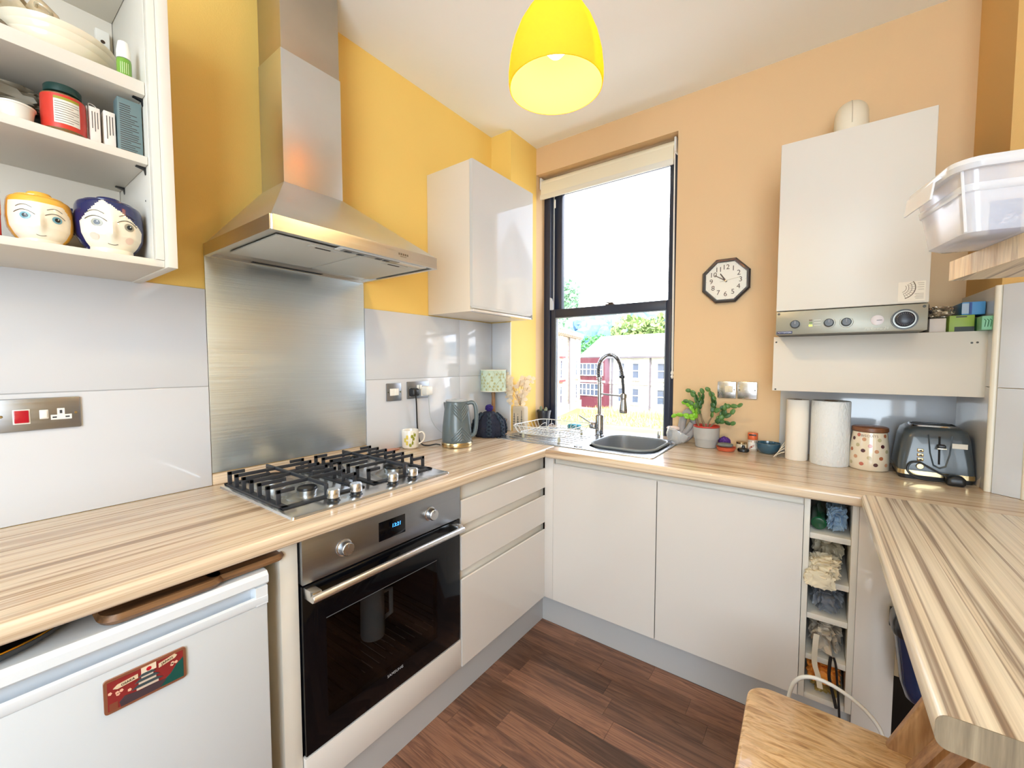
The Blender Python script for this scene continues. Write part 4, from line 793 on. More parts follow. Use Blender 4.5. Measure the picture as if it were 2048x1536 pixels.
ob('lever_rod', TB([(TX-.030, TY-.016, TOP+.062), (TX-.125, TY-.012, TOP+.110)], .0042, 10), chrome, lv)
ap = curve([(.664, TY, TOP+.30), (.658, TY, TOP+.36), (.662, TY, TOP+.41), (.684, TY, TOP+.448), (.716, TY, TOP+.466), (.748, TY, TOP+.462), (.774, TY, TOP+.436), (.791, TY, TOP+.392), (.800, TY, TOP+.345)], 14)
sp3 = []; turns = 44; nn = turns*10
for k in range(nn+1):
    u = k/nn*(len(ap)-1); i = min(int(u), len(ap)-2); p = ap[i].lerp(ap[i+1], u-i); t = (ap[i+1]-ap[i]).normalized(); s_v = Vector((0, 1, 0)); n_v = s_v.cross(t)
    a = 2*PI*k/10; sp3.append(p+(s_v*math.cos(a)+n_v*math.sin(a))*.0125)
ob('spring', TB(sp3, .0021, 5), chrome, tp_)
ob('hose', TB(ap+curve([(.800, TY, TOP+.345), (.806, TY, TOP+.29), (.809, TY, TOP+.235)], 6)[1:], .0075, 10), black_p, tp_)
ob('spray_head', LT((.809, TY, TOP+.142), [(.0215, 0), (.023, .003), (.022, .02), (.0155, .07), (.0150, .085), (.016, .088), (.016, .106), (.012, .110)], 28), chrome, tp_)
ob('spring_collar', LT((.799, TY, TOP+.335), [(.0145, 0), (.0145, .014)], 20), black_p, tp_)
ob('support_arm', TB([(TX, TY, TOP+.243), (.792, TY, TOP+.236)], .0048, 10), chrome, tp_)
ob('arm_ring', LT((.809, TY, TOP+.226), [(.0185, 0), (.0185, .020), (.0165, .020), (.0165, 0)], 24, cap0=False, cap1=False), chrome, tp_)
dr_ = thing('dish_rack', 'white wire dish rack standing on the steel drainer', 'dish rack', (.46, -.30, TOP)); wm = M('wire_white', (226, 226, 220), .35)
rx, ry, rw, rd = .468, -.308, .345, .335
def wloop(z, w_, d_, r): ps = rrect(rx, ry, w_, d_, .05, z); return tube(bmesh.new(), ps+[ps[0]], r, 6)
ob('upper_rim', wloop(TOP+.072, rw, rd, .0028), wm, dr_); ob('lower_rim', wloop(TOP+.030, rw-.05, rd-.05, .0024), wm, dr_)
for k in range(12):
    x = rx-.125+.0228*k; ob('base_wire', TB([(x, ry-.145, TOP+.030), (x, ry+.145, TOP+.030)], .0015, 5), wm, dr_)
for k in range(3): ob('cross_wire', TB([(rx-.145, ry-.08+.08*k, TOP+.028), (rx+.145, ry-.08+.08*k, TOP+.028)], .0018, 5), wm, dr_)
for k in range(9):
    t = -.13+.0325*k
    for s in (-1, 1):
        ob('side_wire', TB([(rx+t, ry+s*.143, TOP+.030), (rx+t*1.1, ry+s*.1675, TOP+.072)], .0015, 5), wm, dr_)
        if k < 8: ob('side_wire', TB([(rx+s*.148, ry+t, TOP+.030), (rx+s*.1725, ry+t*1.1, TOP+.072)], .0015, 5), wm, dr_)
for k in range(5): ob('plate_wire', TB(curve([(rx-.12+.05*k, ry+.02, TOP+.030), (rx-.10+.05*k, ry+.05, TOP+.060), (rx-.10+.05*k, ry+.09, TOP+.060), (rx-.12+.05*k, ry+.12, TOP+.030)], 4), .0015, 5), wm, dr_)
for sx_, sy_ in ((-1, -1), (1, -1), (-1, 1), (1, 1)): ob('foot', LT((rx+sx_*.115, ry+sy_*.130, TOP+.003), [(.006, 0), (.008, .006), (.006, .022), (.003, .03)], 12), M('foot_yellow', (206, 200, 168), .4), dr_)
sg = ob('sponge', BX((.385, .010, .9112), (.465, .060, .938), .006), M('sponge_blue', (64, 146, 166), .9, bump=.8, bs=90)); tag(sg, 'blue green sponge on the window board behind the dish rack', 'sponge')
so_ = ob('soap_stand', box(BX((.965, -.075, TOP+.0035), (1.02, -.045, TOP+.008), .002), (.98, -.065, TOP+.007), (.995, -.050, TOP+.052), .004), M('soap_metal', (206, 206, 200), .25, .8)); tag(so_, 'small pale metal stopper standing on the far corner of the sink', 'sink stopper')
gl_ = thing('glass_bowl', 'clear glass bowl propped on the sink corner beside the succulent', 'bowl', (1.085, -.08, TOP)); gbm = glassy('bowl_glass', (.97, .98, .98), .01, white=.22)
R4 = Matrix.Translation((1.094, -.128, TOP+.040)) @ Matrix.Rotation(.42, 4, 'Y') @ Matrix.Rotation(-.25, 4, 'X')
bm = LT((0, 0, 0), [(.012, -.034), (.030, -.028), (.050, -.004), (.056, .030), (.054, .030), (.048, -.002), (.028, -.025), (.001, -.030)], 40); bm.transform(R4); ob('bowl', bm, gbm, gl_)
bm = LT((0, 0, .030), [(.0575, 0), (.0575, .003), (.0535, .003), (.0535, 0)], 40, cap0=False, cap1=False); bm.transform(R4); ob('rim', bm, glassy('rim_glass', (.95, .97, .98), .02, white=.35), gl_)
rg = ob('scouring_pad', blob((1.066, -.075, TOP+.076), (.030, .022, .012), .3, 3, 9, 3), M('pad_pink', (236, 214, 206), .8)); tag(rg, 'pink and white scouring pad leaning in the clear glass bowl', 'scourer')

# ---------------------------------------------------------------- succulent, stone and small things on the worktop
PT = (1.232, -.092, TOP)
pp = thing('potted_succulent', 'jointed green succulent in a grey pot with a red inner pot', 'plant', PT); cem = M('cement_grey', (172, 170, 166), .6)
ob('pot', LT(PT, [(.046, 0), (.049, .002), (.0545, .043), (.0585, .0435), (.0605, .100), (.0575, .100), (.054, .05), (.001, .046)], 48), cem, pp)
ob('inner_pot', LT((PT[0], PT[1], TOP+.095), [(.050, 0), (.0565, .004), (.0605, .007), (.0605, .013), (.0555, .013), (.052, -.005), (.001, -.008)], 48), M('pot_red', (190, 62, 50), .45), pp)
ob('soil', LT((PT[0], PT[1], TOP+.084), [(.052, 0), (.050, .006), (.001, .008)], 28), M('soil', (70, 56, 44), .95), pp)
lfm = [M('leaf_dark', (54, 92, 48), .4), M('leaf_mid', (84, 122, 62), .4), M('leaf_bright', (134, 192, 48), .4)]; lmesh = {}
def seg(p, d, L, wd, mi):
    d = Vector(d).normalized()
    if mi not in lmesh:
        bm = loft(bmesh.new(), [[Vector((w_*math.cos(a), .42*w_*math.sin(a), z)) for a in [2*PI*k/10 for k in range(10)]] for w_, z in ((.12, 0), (.42, .12), (.5, .38), (.46, .7), (.30, .9), (.1, 1))]); o = ob('leaf_segment', bm, lfm[mi], pp, local=True); lmesh[mi] = o.data
    else: o = bpy.data.objects.new('leaf_segment', lmesh[mi]); C.objects.link(o); o.parent = pp
    o.location = Vector(p)-OFF[pp]; o.rotation_mode = 'QUATERNION'; o.rotation_quaternion = d.to_track_quat('Z', 'X') @ Matrix.Rotation(random.uniform(-.5, .5), 4, 'Z').to_quaternion(); o.scale = (wd, wd, L); return Vector(p)+d*L*.94
random.seed(5)
# branches in (u = to the right, h = up) seen from the room; y jitter gives depth
BR = [([(-.010, .095), (-.022, .135), (-.028, .165)], [(-.030, .165, 105, 2), (-.034, .190, 70, 3), (-.03, .205, 120, 3)], 0),
      ([(.005, .095), (.012, .125), (.024, .15)], [(.024, .15, 70, 3), (.035, .18, 45, 4), (.026, .175, 100, 3), (.03, .20, 80, 3)], 0),
      ([(-.004, .095), (-.016, .13), (-.034, .165)], [(-.034, .162, 110, 3), (-.046, .19, 125, 2), (-.04, .195, 85, 2)], 0),
      ([(.012, .092), (.028, .115), (.044, .128)], [(.044, .126, 25, 3), (.05, .14, 55, 3), (.055, .15, 10, 2), (.052, .135, -10, 2)], 0),
      ([(-.034, .092), (-.046, .12), (-.05, .14)], [(-.05, .138, 130, 3), (-.056, .15, 160, 3), (-.05, .155, 100, 3), (-.054, .135, 175, 2), (-.048, .14, 80, 2)], 2)]
stm = bmesh.new()
for pts, chains, mi in BR:
    yj = random.uniform(-.018, .012); P3 = [Vector((PT[0]+u, PT[1]+yj, TOP+h)) for u, h in pts]; tube(stm, curve(P3, 4), [.005-.0002*k for k in range(4*(len(P3)-1)+1)], 6)
    for u, h, ang, n_ in chains:
        p = Vector((PT[0]+u, PT[1]+yj, TOP+h)); a = math.radians(ang)
        for k in range(n_):
            a += random.uniform(-.35, .35); yy = random.uniform(-.5, .4); L = random.uniform(.026, .036)
            p = seg(p, (math.cos(a), yy, math.sin(a)), L, random.uniform(.021, .027), mi if mi == 2 else random.choice((0, 0, 1)))
            if k == n_-1 and random.random() < .7: seg(p, (math.cos(a+.6), yy, math.sin(a+.6)), L*.85, .021, 2 if mi == 2 else 1)
ob('stems', stm, M('succulent_stem', (128, 112, 84), .8), pp)
sn = thing('knotted_stone', 'grey knotted stone ornament behind the succulent pot', 'ornament', (1.125, -.045, TOP)); stn = M('stone_grey', (158, 152, 150), .8, bump=.5, bs=40, var=.2, vs=30)
ob('loop', TB(curve([(1.105, -.045, TOP+.012), (1.100, -.045, TOP+.06), (1.110, -.045, TOP+.13), (1.135, -.042, TOP+.165), (1.160, -.040, TOP+.13), (1.158, -.042, TOP+.07), (1.130, -.050, TOP+.03), (1.105, -.055, TOP+.014)], 6), .019, 12), stn, sn)
ob('twist', TB(curve([(1.115, -.055, TOP+.05), (1.14, -.060, TOP+.08), (1.155, -.058, TOP+.11)], 6), .014, 10), stn, sn)
sc = ob('scrubber', blob((1.312, -.070, TOP+.026), (.028, .024, .030), .14, 7, 3, 4, False), M('scrub_purple', (84, 40, 128), .7, bump=1, bs=160)); tag(sc, 'round purple mesh scrubber beside the grey plant pot', 'scrubber')
td = thing('terracotta_saucer', 'orange terracotta saucer holding a grey pumice stone', 'saucer', (1.330, -.140, TOP))
ob('dish', LT((1.330, -.140, TOP+.0005), [(.030, 0), (.036, .002), (.042, .016), (.0435, .019), (.041, .019), (.034, .005), (.001, .004)], 40), M('terracotta', (206, 98, 66), .5), td)
pm_ = ob('pumice_stone', loft(bmesh.new(), [rrect(1.326, -.140, .058, .034, .015, TOP+.0205), rrect(1.326, -.140, .070, .044, .02, TOP+.026), rrect(1.326, -.140, .066, .040, .018, TOP+.034), rrect(1.326, -.140, .04, .024, .01, TOP+.037)]), M('pumice', (118, 120, 112), .9, bump=.6, bs=90)); tag(pm_, 'grey oval pumice stone lying across the orange saucer', 'stone')
gj2 = thing('candle_jar', 'small glass jar with a metal lid behind the black stopper', 'jar', (1.385, -.062, TOP))
ob('jar', LT((1.385, -.062, TOP), [(.020, 0), (.0225, .002), (.0225, .024), (.020, .028), (.001, .028)], 32), M('candle_cream', (222, 208, 180), .2, coat=.6), gj2); ob('lid', LT((1.385, -.062, TOP+.028), [(.021, 0), (.0225, .001), (.0225, .009), (.021, .010), (.001, .010)], 32), M('lid_gold', (176, 152, 112), .25, .9), gj2)
bsq = ob('drain_stopper', LT((1.400, -.115, TOP+.0005), [(.020, 0), (.0245, .003), (.0250, .010), (.022, .015), (.008, .018), (.005, .030), (.001, .031)], 32), black_p); tag(bsq, 'small black rubber plug lying beside the orange saucer', 'sink plug')
sj = thing('spice_jar', 'small spice jar with a bright orange cap on the worktop', 'jar', (1.432, -.058, TOP)); SPJ = [(.020, 0), (.0212, .002), (.0212, .048), (.018, .054)]
ob('jar', LT((1.432, -.058, TOP), SPJ+[(.001, .054)], 32), M('spice_glass', (196, 180, 164), .15, coat=.5), sj)
ob('cap', LT((1.432, -.058, TOP+.054), [(.0205, 0), (.0215, .002), (.0215, .030), (.0205, .032), (.001, .032)], 32), M('cap_orange', (228, 108, 62), .35), sj)
ob('cap_slot', BX((1.418, -.0795, TOP+.074), (1.448, -.0785, TOP+.081), .0004), black_p, sj)
lb2 = bmesh.new(); band(lb2, SPJ, (1.432, -.058, TOP), -2.6, -.4, .010, .042); ob('label', lb2, M('label_cream', (232, 224, 214), .6), sj, fixn=False)
lb3 = bmesh.new(); decal(lb3, SPJ, (1.432, -.058, TOP), -1.7, .020, .55, .005, .0011, 14, .12); ob('label_print', lb3, M('label_rust', (166, 84, 62), .6), sj, fixn=False)
bb_ = ob('blue_bowl', LT((1.497, -.078, TOP+.0005), [(.030, 0), (.036, .002), (.047, .018), (.051, .040), (.0515, .048), (.0485, .048), (.045, .02), (.030, .007), (.001, .006)], 44), M('glaze_blue', (52, 88, 108), .15, coat=.6, var=.2, vs=30)); tag(bb_, 'small dark blue glazed bowl beside the kitchen rolls', 'bowl')
for k in range(4):
    p = ob('paper_napkin', loft(bmesh.new(), [[(1.566-.013*j*(1-.12*k), -.168+.018*k-.004*j*(k-1.2)+q, TOP+.030+.012*k-.0045*j*(1+k*.55)-.0014*j*j) for q in (-.008, .012)] for j in range(5)], cap0=False, cap1=False, closed=False), M('napkin', (236, 226, 206), .85), smooth=60)
    md = p.modifiers.new('s', 'SOLIDIFY'); md.thickness = .0016; tag(p, ['lowest', 'second lowest', 'second highest', 'topmost'][k]+' cream paper napkin of the fan beside the narrow kitchen roll', 'napkin', 'fanned paper napkins')
def roll(c, r, h, lab, emb):
    t = thing('kitchen_roll', lab, 'kitchen roll', (c[0], c[1], TOP)); 
    ob('paper', LT((c[0], c[1], TOP+.0005), [(r*.36, .001), (r*.97, 0), (r, .004), (r, h-.004), (r*.97, h), (r*.36, h-.001)], 56, cap0=False, cap1=False), M('paper_roll_%d' % emb, (236, 228, 216) if not emb else (228, 230, 230), .9, bump=1 if emb else .1, bs=110, stretch=(1, 1, .55)), t)
    ob('core', LT((c[0], c[1], TOP+.0005), [(r*.36, 0), (r*.36, h), (r*.33, h), (r*.33, 0)], 32, cap0=False, cap1=False), M('card_core', (110, 84, 66), .9), t)
roll((1.608, -.150), .0415, .262, 'narrow smooth kitchen roll standing beside the blue bowl', 0)
roll((1.722, -.170), .0660, .264, 'wide embossed kitchen roll standing beside the spotted biscuit jar', 1)
BC = (1.848, -.172, TOP+.0005); BP = [(.060, .001), (.0625, .004), (.0625, .04), (.060, .09), (.0555, .13), (.0535, .148)]
bj = thing('biscuit_jar', 'cream spotted biscuit jar with a wooden lid between roll and toaster', 'jar', BC)
ob('body', LT(BC, [(.058, 0)]+BP+[(.05, .150), (.001, .150)], 56), M('jar_cream', (232, 218, 194), .15, coat=.5), bj)
ob('lid', LT((BC[0], BC[1], BC[2]+.150), [(.0545, 0), (.0575, .003), (.0565, .016), (.052, .019), (.001, .0195)], 48), M('lid_wood', (120, 76, 48), .4, var=.2, vs=30), bj)
bf = math.atan2(-2.17, -.18); cols = [(196, 110, 90), (84, 44, 44), (202, 150, 116), (190, 178, 140), (200, 126, 110), (176, 106, 72)]
lay = [(.138, (-.62, .95), (0, 5)), (.122, (-.95, -.28, .55), (1, 2, 3)), (.098, (-.62, .05, .72), (3, 4, 1)), (.078, (-1.02, -.30, .38, 1.0), (5, 1, 2, 3)), (.052, (-.70, .02, .62), (2, 3, 5)), (.026, (-.35, .34, .95), (0, 1, 2)), (.026, (-1.0,), (3,))]
for h, as_, ci in lay:
    for a, c_i in zip(as_, ci): ob('dot', decal(bmesh.new(), BP, BC, bf+a, h, .118, .0072, .0008), M('dot_%d' % c_i, cols[c_i], .2, coat=.3), bj, fixn=False)
tb = text_bm('BISCUITS', .0125, (0, 0, 0), 'z', sp=1.05, ext=.0002)
for v in tb.verts: v.co = surf(BP, BC, bf+v.co.x/.0545, .136+v.co.y, .0008+v.co.z)
ob('lettering', tb, M('print_brown', (132, 112, 98), .5), bj)

# ---------------------------------------------------------------- toaster
to = thing('toaster', 'dark grey slotted toaster with gold trim and coiled black cable', 'toaster', (2.020, -.180, TOP)); tg = M('toaster_grey', (62, 70, 76), .28, coat=.3)
def tl(w_, d_, z, r): return rrect(2.022, -.175, w_, d_, r, TOP+z)
ob('shell', loft(bmesh.new(), [tl(.196, .20, .030, .02), tl(.194, .198, .06, .022), tl(.178, .178, .15, .03), tl(.166, .160, .176, .035), tl(.140, .135, .188, .04), tl(.10, .10, .190, .03)]), tg, to)
ob('gold_band', loft(bmesh.new(), [tl(.199, .203, .016, .02), tl(.199, .203, .032, .02)]), brass, to)
ob('base', loft(bmesh.new(), [tl(.190, .195, .001, .02), tl(.194, .198, .016, .02)]), black_p, to)
for y in (-.205, -.145): ob('slot', BX((1.968, y-.012, TOP+.186), (2.076, y+.012, TOP+.1925), .003), M('slot_dark', (20, 22, 26), .3, .5), to)
ob('slot_rim', loft(bmesh.new(), [tl(.128, .118, .1885, .03), tl(.124, .114, .1935, .03), tl(.118, .108, .1935, .03), tl(.118, .108, .190, .03)], cap0=False, cap1=False), chrome, to)
def fy(z): return -.175-(.099-(z-.06)/.09*.010)-.0008
lp_ = loft(bmesh.new(), [[(2.030+x*.7, fy(z)-.002, TOP+z) for x, z in ((-.045, .165), (-.038, .10), (-.024, .055), (0, .046), (.024, .055), (.038, .10), (.045, .165))], [(2.030+x*.62, fy(z)+.0005, TOP+z) for x, z in ((-.045, .165), (-.036, .10), (-.022, .06), (0, .052), (.022, .06), (.036, .10), (.045, .165))]], cap0=False, cap1=False, closed=False)
ob('lever_surround', lp_, M('toaster_edge', (66, 74, 80), .3), to)
ob('lever_slot', loft(bmesh.new(), [[(2.0285-.0025, fy(.06)-.0012, TOP+.062), (2.0285+.0025, fy(.06)-.0012, TOP+.062), (2.0285+.0025, fy(.155)-.0022, TOP+.160), (2.0285-.0025, fy(.155)-.0022, TOP+.160)], [(2.026, fy(.06)+.004, TOP+.062), (2.031, fy(.06)+.004, TOP+.062), (2.031, fy(.155)+.004, TOP+.160), (2.026, fy(.155)+.004, TOP+.160)]]), dark, to)
lvx = ob('lever', BX((2.021, fy(.12)-.024, TOP+.121), (2.042, fy(.12)-.001, TOP+.134), .004), black_p, to); ob('lever_strip', BX((2.0195, fy(.12)-.0255, TOP+.1185), (2.0435, fy(.12)-.012, TOP+.1225), .001), M('strip_bright', (226, 220, 196), .2, .6), lvx)
for z in (.106, .090, .074): b = ob('button', BX((1.972, fy(z)-.004, TOP+z-.006), (1.989, fy(z)+.002, TOP+z+.006), .002), brass, to); ob('button_centre', BX((1.977, fy(z)-.0048, TOP+z-.003), (1.984, fy(z)-.0030, TOP+z+.003), .0005), M('button_dark', (60, 56, 48), .4), b)
ob('dial', LT((1.980, fy(.05)+.002, TOP+.050), [(.0105, 0), (.0105, .008), (.009, .010), (.001, .0102)], 28, '-y'), brass, to)
ob('sticker', BX((2.060, fy(.135)-.001, TOP+.122), (2.098, fy(.135)+.002, TOP+.139)), M('paper_white', (222, 216, 204), .6), to)
ob('cable', TB(curve([(2.09, -.285, TOP+.010), (2.03, -.300, TOP+.008), (1.975, -.302, TOP+.010), (1.947, -.292, TOP+.030), (1.952, -.290, TOP+.058), (1.975, -.292, TOP+.066), (2.000, -.296, TOP+.052), (2.03, -.300, TOP+.034), (2.05, -.302, TOP+.028)], 8), .0033, 8), black_p, to)
ob('plug', loft(bmesh.new(), [rrect(2.065, -.305, w_, d_, .012, TOP+z) for w_, d_, z in ((.040, .036, .001), (.048, .044, .008), (.046, .042, .026), (.030, .030, .034))]), black_p, to)
rp_ = thing('folded_leaflet', 'red and white folded leaflet wedged between toaster and side wall', 'leaflet', (2.128, -.25, TOP))
for x, cl_, nm in ((2.1262, (150, 34, 52), 'red_page'), (2.1235, (222, 214, 210), 'white_page')): ob(nm, loft(bmesh.new(), [[(x+.004*math.sin(z*22)-.012*(z/.11)*(nm == 'red_page')*0, y, TOP+z+.0005) for y in (-.293, -.22)] for z in (0, .03, .06, .09, .105 if nm == 'red_page' else .095)], cap0=False, cap1=False, closed=False), M(nm, cl_, .6), rp_)
# ---------------------------------------------------------------- window wall: clock, switches, boiler
ck_ = thing('wall_clock', 'black octagonal wall clock with brown numerals beside the window', 'clock', (1.290, -.02, 1.740)); CCX, CCZ = 1.290, 1.741
def octa(r, y): return [(CCX+r*math.cos(PI/8+k*PI/4), y, CCZ+r*math.sin(PI/8+k*PI/4)) for k in range(8)]
ob('case', loft(bmesh.new(), [octa(.112, -.001), octa(.117, -.010), octa(.117, -.022), octa(.110, -.032), octa(.102, -.032), octa(.0985, -.020)], cap1=False), M('clock_black', (32, 34, 46), .3, coat=.3), ck_, smooth=20)
ob('dial', loft(bmesh.new(), [octa(.1005, -.012), octa(.1005, -.0195)]), M('dial_white', (236, 230, 216), .5), ck_, smooth=0)
nm_ = M('numeral_brown', (84, 68, 58), .5)
for k in range(1, 13):
    a = PI/2-k*PI/6; ob('numeral', text_bm(str(k), .034, (CCX+.066*math.cos(a), -.0200, CCZ+.066*math.sin(a)), '-y'), nm_, ck_)
    ob('minute_dot', BX((CCX+.088*math.cos(a)-.0012, -.0202, CCZ+.088*math.sin(a)-.0012), (CCX+.088*math.cos(a)+.0012, -.0195, CCZ+.088*math.sin(a)+.0012)), M('dot_grey', (176, 170, 160), .5), ck_)
def hand(nm, deg, L, w_, y, back=.008):
    a = math.radians(90-deg); d = Vector((math.cos(a), 0, math.sin(a))); n = Vector((-d.z, 0, d.x)); c = Vector((CCX, y, CCZ))
    ob(nm, loft(bmesh.new(), [[c-d*back+n*w_+Vector((0, q, 0)), c+d*L+n*w_*.7+Vector((0, q, 0)), c+d*L-n*w_*.7+Vector((0, q, 0)), c-d*back-n*w_+Vector((0, q, 0))] for q in (0, -.0012)]), nm_ if w_ > .001 else M('second_brass', (176, 160, 132), .4), ck_)
hand('hour_hand', 326, .044, .0036, -.0215); hand('minute_hand', 302, .058, .0022, -.0235); hand('second_hand', 80, .060, .0006, -.0255, .026)
ob('centre_cap', LT((CCX, -.025, CCZ), [(.005, 0), (.004, .003), (.001, .004)], 16, '-y'), brass, ck_)
satin = brushed('satin_plate', (206, 204, 204), .25, (50, 50, 50), .03, .1)
s1 = thing('fused_switch', 'satin metal fused switch plate half hidden behind the succulent', 'switch', (1.306, -.005, 1.153)); ob('face_plate', BX((1.263, -.0095, 1.153), (1.3485, -.0002, 1.238), .004), satin, s1)
ob('rocker', BX((1.298, -.0135, 1.184), (1.334, -.009, 1.216), .0015), M('rocker_cream', (226, 214, 186), .4), s1); ob('rocker_key', BX((1.314, -.016, 1.186), (1.332, -.0132, 1.214), .001), M('rocker_cream', (226, 214, 186), .4), s1)
s2 = thing('blank_plate', 'blank satin metal plate next to the fused switch', 'plate', (1.395, -.005, 1.153)); ob('face_plate', BX((1.3535, -.0095, 1.153), (1.440, -.0002, 1.239), .004), satin, s2)
for x in (1.363, 1.430): ob('plate_screw', LT((x, -.0092, 1.197), [(.0042, 0), (.0036, .0015), (.001, .0016)], 14, '-y'), chrome, s2)
ob('plate_screw', LT((1.340, -.0092, 1.197), [(.0042, 0), (.0036, .0015), (.001, .0016)], 14, '-y'), chrome, s1)
bo = thing('gas_boiler', 'cream wall hung gas boiler with a grey control panel', 'boiler', (1.748, -.21, 1.44))
ob('case', BX((1.5357, -.419, 1.5315), (1.9609, -.001, 2.1608), .003), cream_m, bo); ob('lower_case', BX((1.538, -.40, 1.4405), (1.958, -.001, 1.5290), .001), M('case_dark', (90, 88, 84), .5), bo)
fp = ob('control_panel', BX((1.5365, -.421, 1.4408), (1.960, -.400, 1.5285), .002), M('panel_grey', (150, 148, 136), .35, .3), bo)
ob('badge', BX((1.540, -.4222, 1.4435), (1.590, -.4205, 1.4535), .001), M('badge_navy', (24, 34, 84), .4), fp); ob('badge_lettering', text_bm('POTTERTON', .0075, (1.565, -.4226, 1.4485), '-y'), M('print_pale2', (206, 210, 224), .5), fp)
ob('lettering', text_bm('Performa 24', .0125, (1.832, -.4212, 1.4515), '-y', shear=.15), M('print_light', (206, 206, 198), .5), fp)
gk = M('knob_grey', (70, 74, 80), .35)
for x, r in ((1.598, .0155), (1.700, .0150), (1.750, .0150)):
    k = ob('control_knob', LT((x, -.421, 1.4785), [(r, 0), (r*.97, .010), (r*.8, .013), (.001, .0132)], 32, '-y'), gk, fp); ob('index_mark', BX((x-.001, -.4350, 1.4785), (x+.001, -.4338, 1.4785+r*.8)), M('mark_pale', (150, 152, 156), .5), k)
for x in (1.700, 1.750):
    b = bmesh.new(); tube(b, [(x+.0195*math.cos(a), -.4212, 1.4785+.0195*math.sin(a)) for a in [-PI*1.2+PI*1.4*k/24 for k in range(25)]], .0012, 4); ob('scale_print', b, M('print_light', (206, 206, 198), .5), fp)
for z, c_l, es in ((1.491, (120, 104, 84), 0), (1.4815, (116, 140, 84), 0), (1.4715, (190, 240, 60), 3)):
    ob('indicator_light', BX((1.641, -.4222, z-.003), (1.651, -.4205, z+.003), .0006), M('led_%d' % c_l[0], c_l, .4, emit=c_l if es else None, es=es), fp)
    ob('print_lines', BX((1.656, -.4213, z-.001), (1.676, -.4207, z+.001)), M('print_light', (206, 206, 198), .5), fp)
ob('gauge', LT((1.834, -.421, 1.480), [(.0175, 0), (.0175, .002), (.016, .0025), (.001, .0026)], 36, '-y'), M('gauge_white', (206, 200, 206), .3), fp); ob('gauge_needle', BX((1.832, -.4245, 1.479), (1.846, -.4235, 1.481)), gk, fp)
ob('programmer_ring', LT((1.903, -.421, 1.479), [(.0345, 0), (.0345, .003), (.031, .004), (.028, .003)], 48, '-y', cap1=False), M('ring_black', (30, 32, 36), .4), fp)
ob('programmer_face', LT((1.903, -.421, 1.479), [(.0335, 0), (.0335, .0034), (.0265, .0036), (.0265, .006), (.001, .0062)], 48, '-y'), M('ring_silver', (156, 156, 150), .3, .5), fp)
ob('programmer_dial', LT((1.903, -.4235, 1.479), [(.026, 0), (.025, .008), (.022, .010), (.001, .0102)], 48, '-y'), M('dial_navy', (26, 30, 46), .3), fp)
tk = bmesh.new()
for k in range(24): a = 2*PI*k/24; box(tk, (1.903+.020*math.cos(a)-.0007, -.4340, 1.479+.020*math.sin(a)-.0007), (1.903+.020*math.cos(a)+.0007, -.4334, 1.479+.020*math.sin(a)+.0007))
ob('dial_dots', tk, M('mark_pale', (150, 152, 156), .5), fp)
for x, z in ((1.545, 1.520), (1.950, 1.519)): ob('panel_screw', LT((x, -.4208, z), [(.0045, 0), (.004, .001), (.001, .0011)], 14, '-y'), M('screw_dark', (60, 58, 52), .4, .5), fp)
stk = ob('data_sticker', BX((1.884, -.4197, 1.5385), (1.951, -.4188, 1.6035)), M('sticker_cream', (228, 222, 210), .6), bo); ar = bmesh.new()
for r, t_ in ((.014, .0006), (.020, .0005), (.028, .0005), (.0365, .0012)): tube(ar, [(1.890+r*math.cos(a), -.4199, 1.583+r*math.sin(a)) for a in [-1.25+1.85*k/20 for k in range(21)]], t_, 4)
for k in range(9): a = -1.2+.22*k; tube(ar, [(1.890+.020*math.cos(a), -.4199, 1.583+.020*math.sin(a)), (1.890+.036*math.cos(a), -.4199, 1.583+.036*math.sin(a))], .0004, 4)
for k, z in enumerate((1.597, 1.591, 1.584, 1.576, 1.562, 1.557, 1.552, 1.547)): box(ar, (1.931+(.002 if k % 2 else 0)-(.006 if k > 3 else 0), -.4200, z-.0005), (1.947, -.4196, z+.0005))
ob('diagram_print', ar, M('print_grey', (110, 100, 92), .6), stk)
fl = ob('flue', LT((1.750, -.20, 2.160), [(.052, 0), (.052, .030), (.0555, .032), (.0555, .045), (.0535, .047), (.0535, .10)], 44, cap1=False), M('flue_cream', (228, 220, 200), .4), bo)
el = [(1.750, -.20+.075*(1-math.cos(t)), 2.250+.075*math.sin(t)) for t in [PI/2*k/12 for k in range(13)]]+[(1.750, -.002, 2.325)]
ob('elbow', TB(el, .0535, 32), M('flue_cream', (228, 220, 200), .4), fl)
sm = bmesh.new(); tube(sm, [(1.750-.0, -.20+.075-(.075+.054)*math.cos(t), 2.250+(.075+.054)*math.sin(t)) for t in [PI/2*k/12 for k in range(13)]], .0016, 5); ob('seam', sm, M('flue_seam', (196, 186, 166), .5), fl)
pb = thing('pipe_cover', 'cream boxed pipe cover below the boiler', 'cover', (1.83, -.14, 1.216)); pbm = M('cover_cream', (218, 211, 200), .45)
ob('front_board', BX((1.5209, -.2829, 1.2162), (2.1320, -.270, 1.4395), .001), pbm, pb); ob('top_board', BX((1.5209, -.2695, 1.427), (2.1230, -.001, 1.4395), .001), pbm, pb); ob('side_board', BX((1.5209, -.2695, 1.2162), (1.533, -.001, 1.4265), .001), pbm, pb)
for x, z in ((1.530, 1.418), (2.090, 1.40), (2.103, 1.401), (1.532, 1.222)): ob('screw_head', LT((x, -.2827, z), [(.0035, 0), (.003, .0008), (.001, .0009)], 12, '-y'), M('screw_dark', (60, 58, 52), .4, .5), pb)
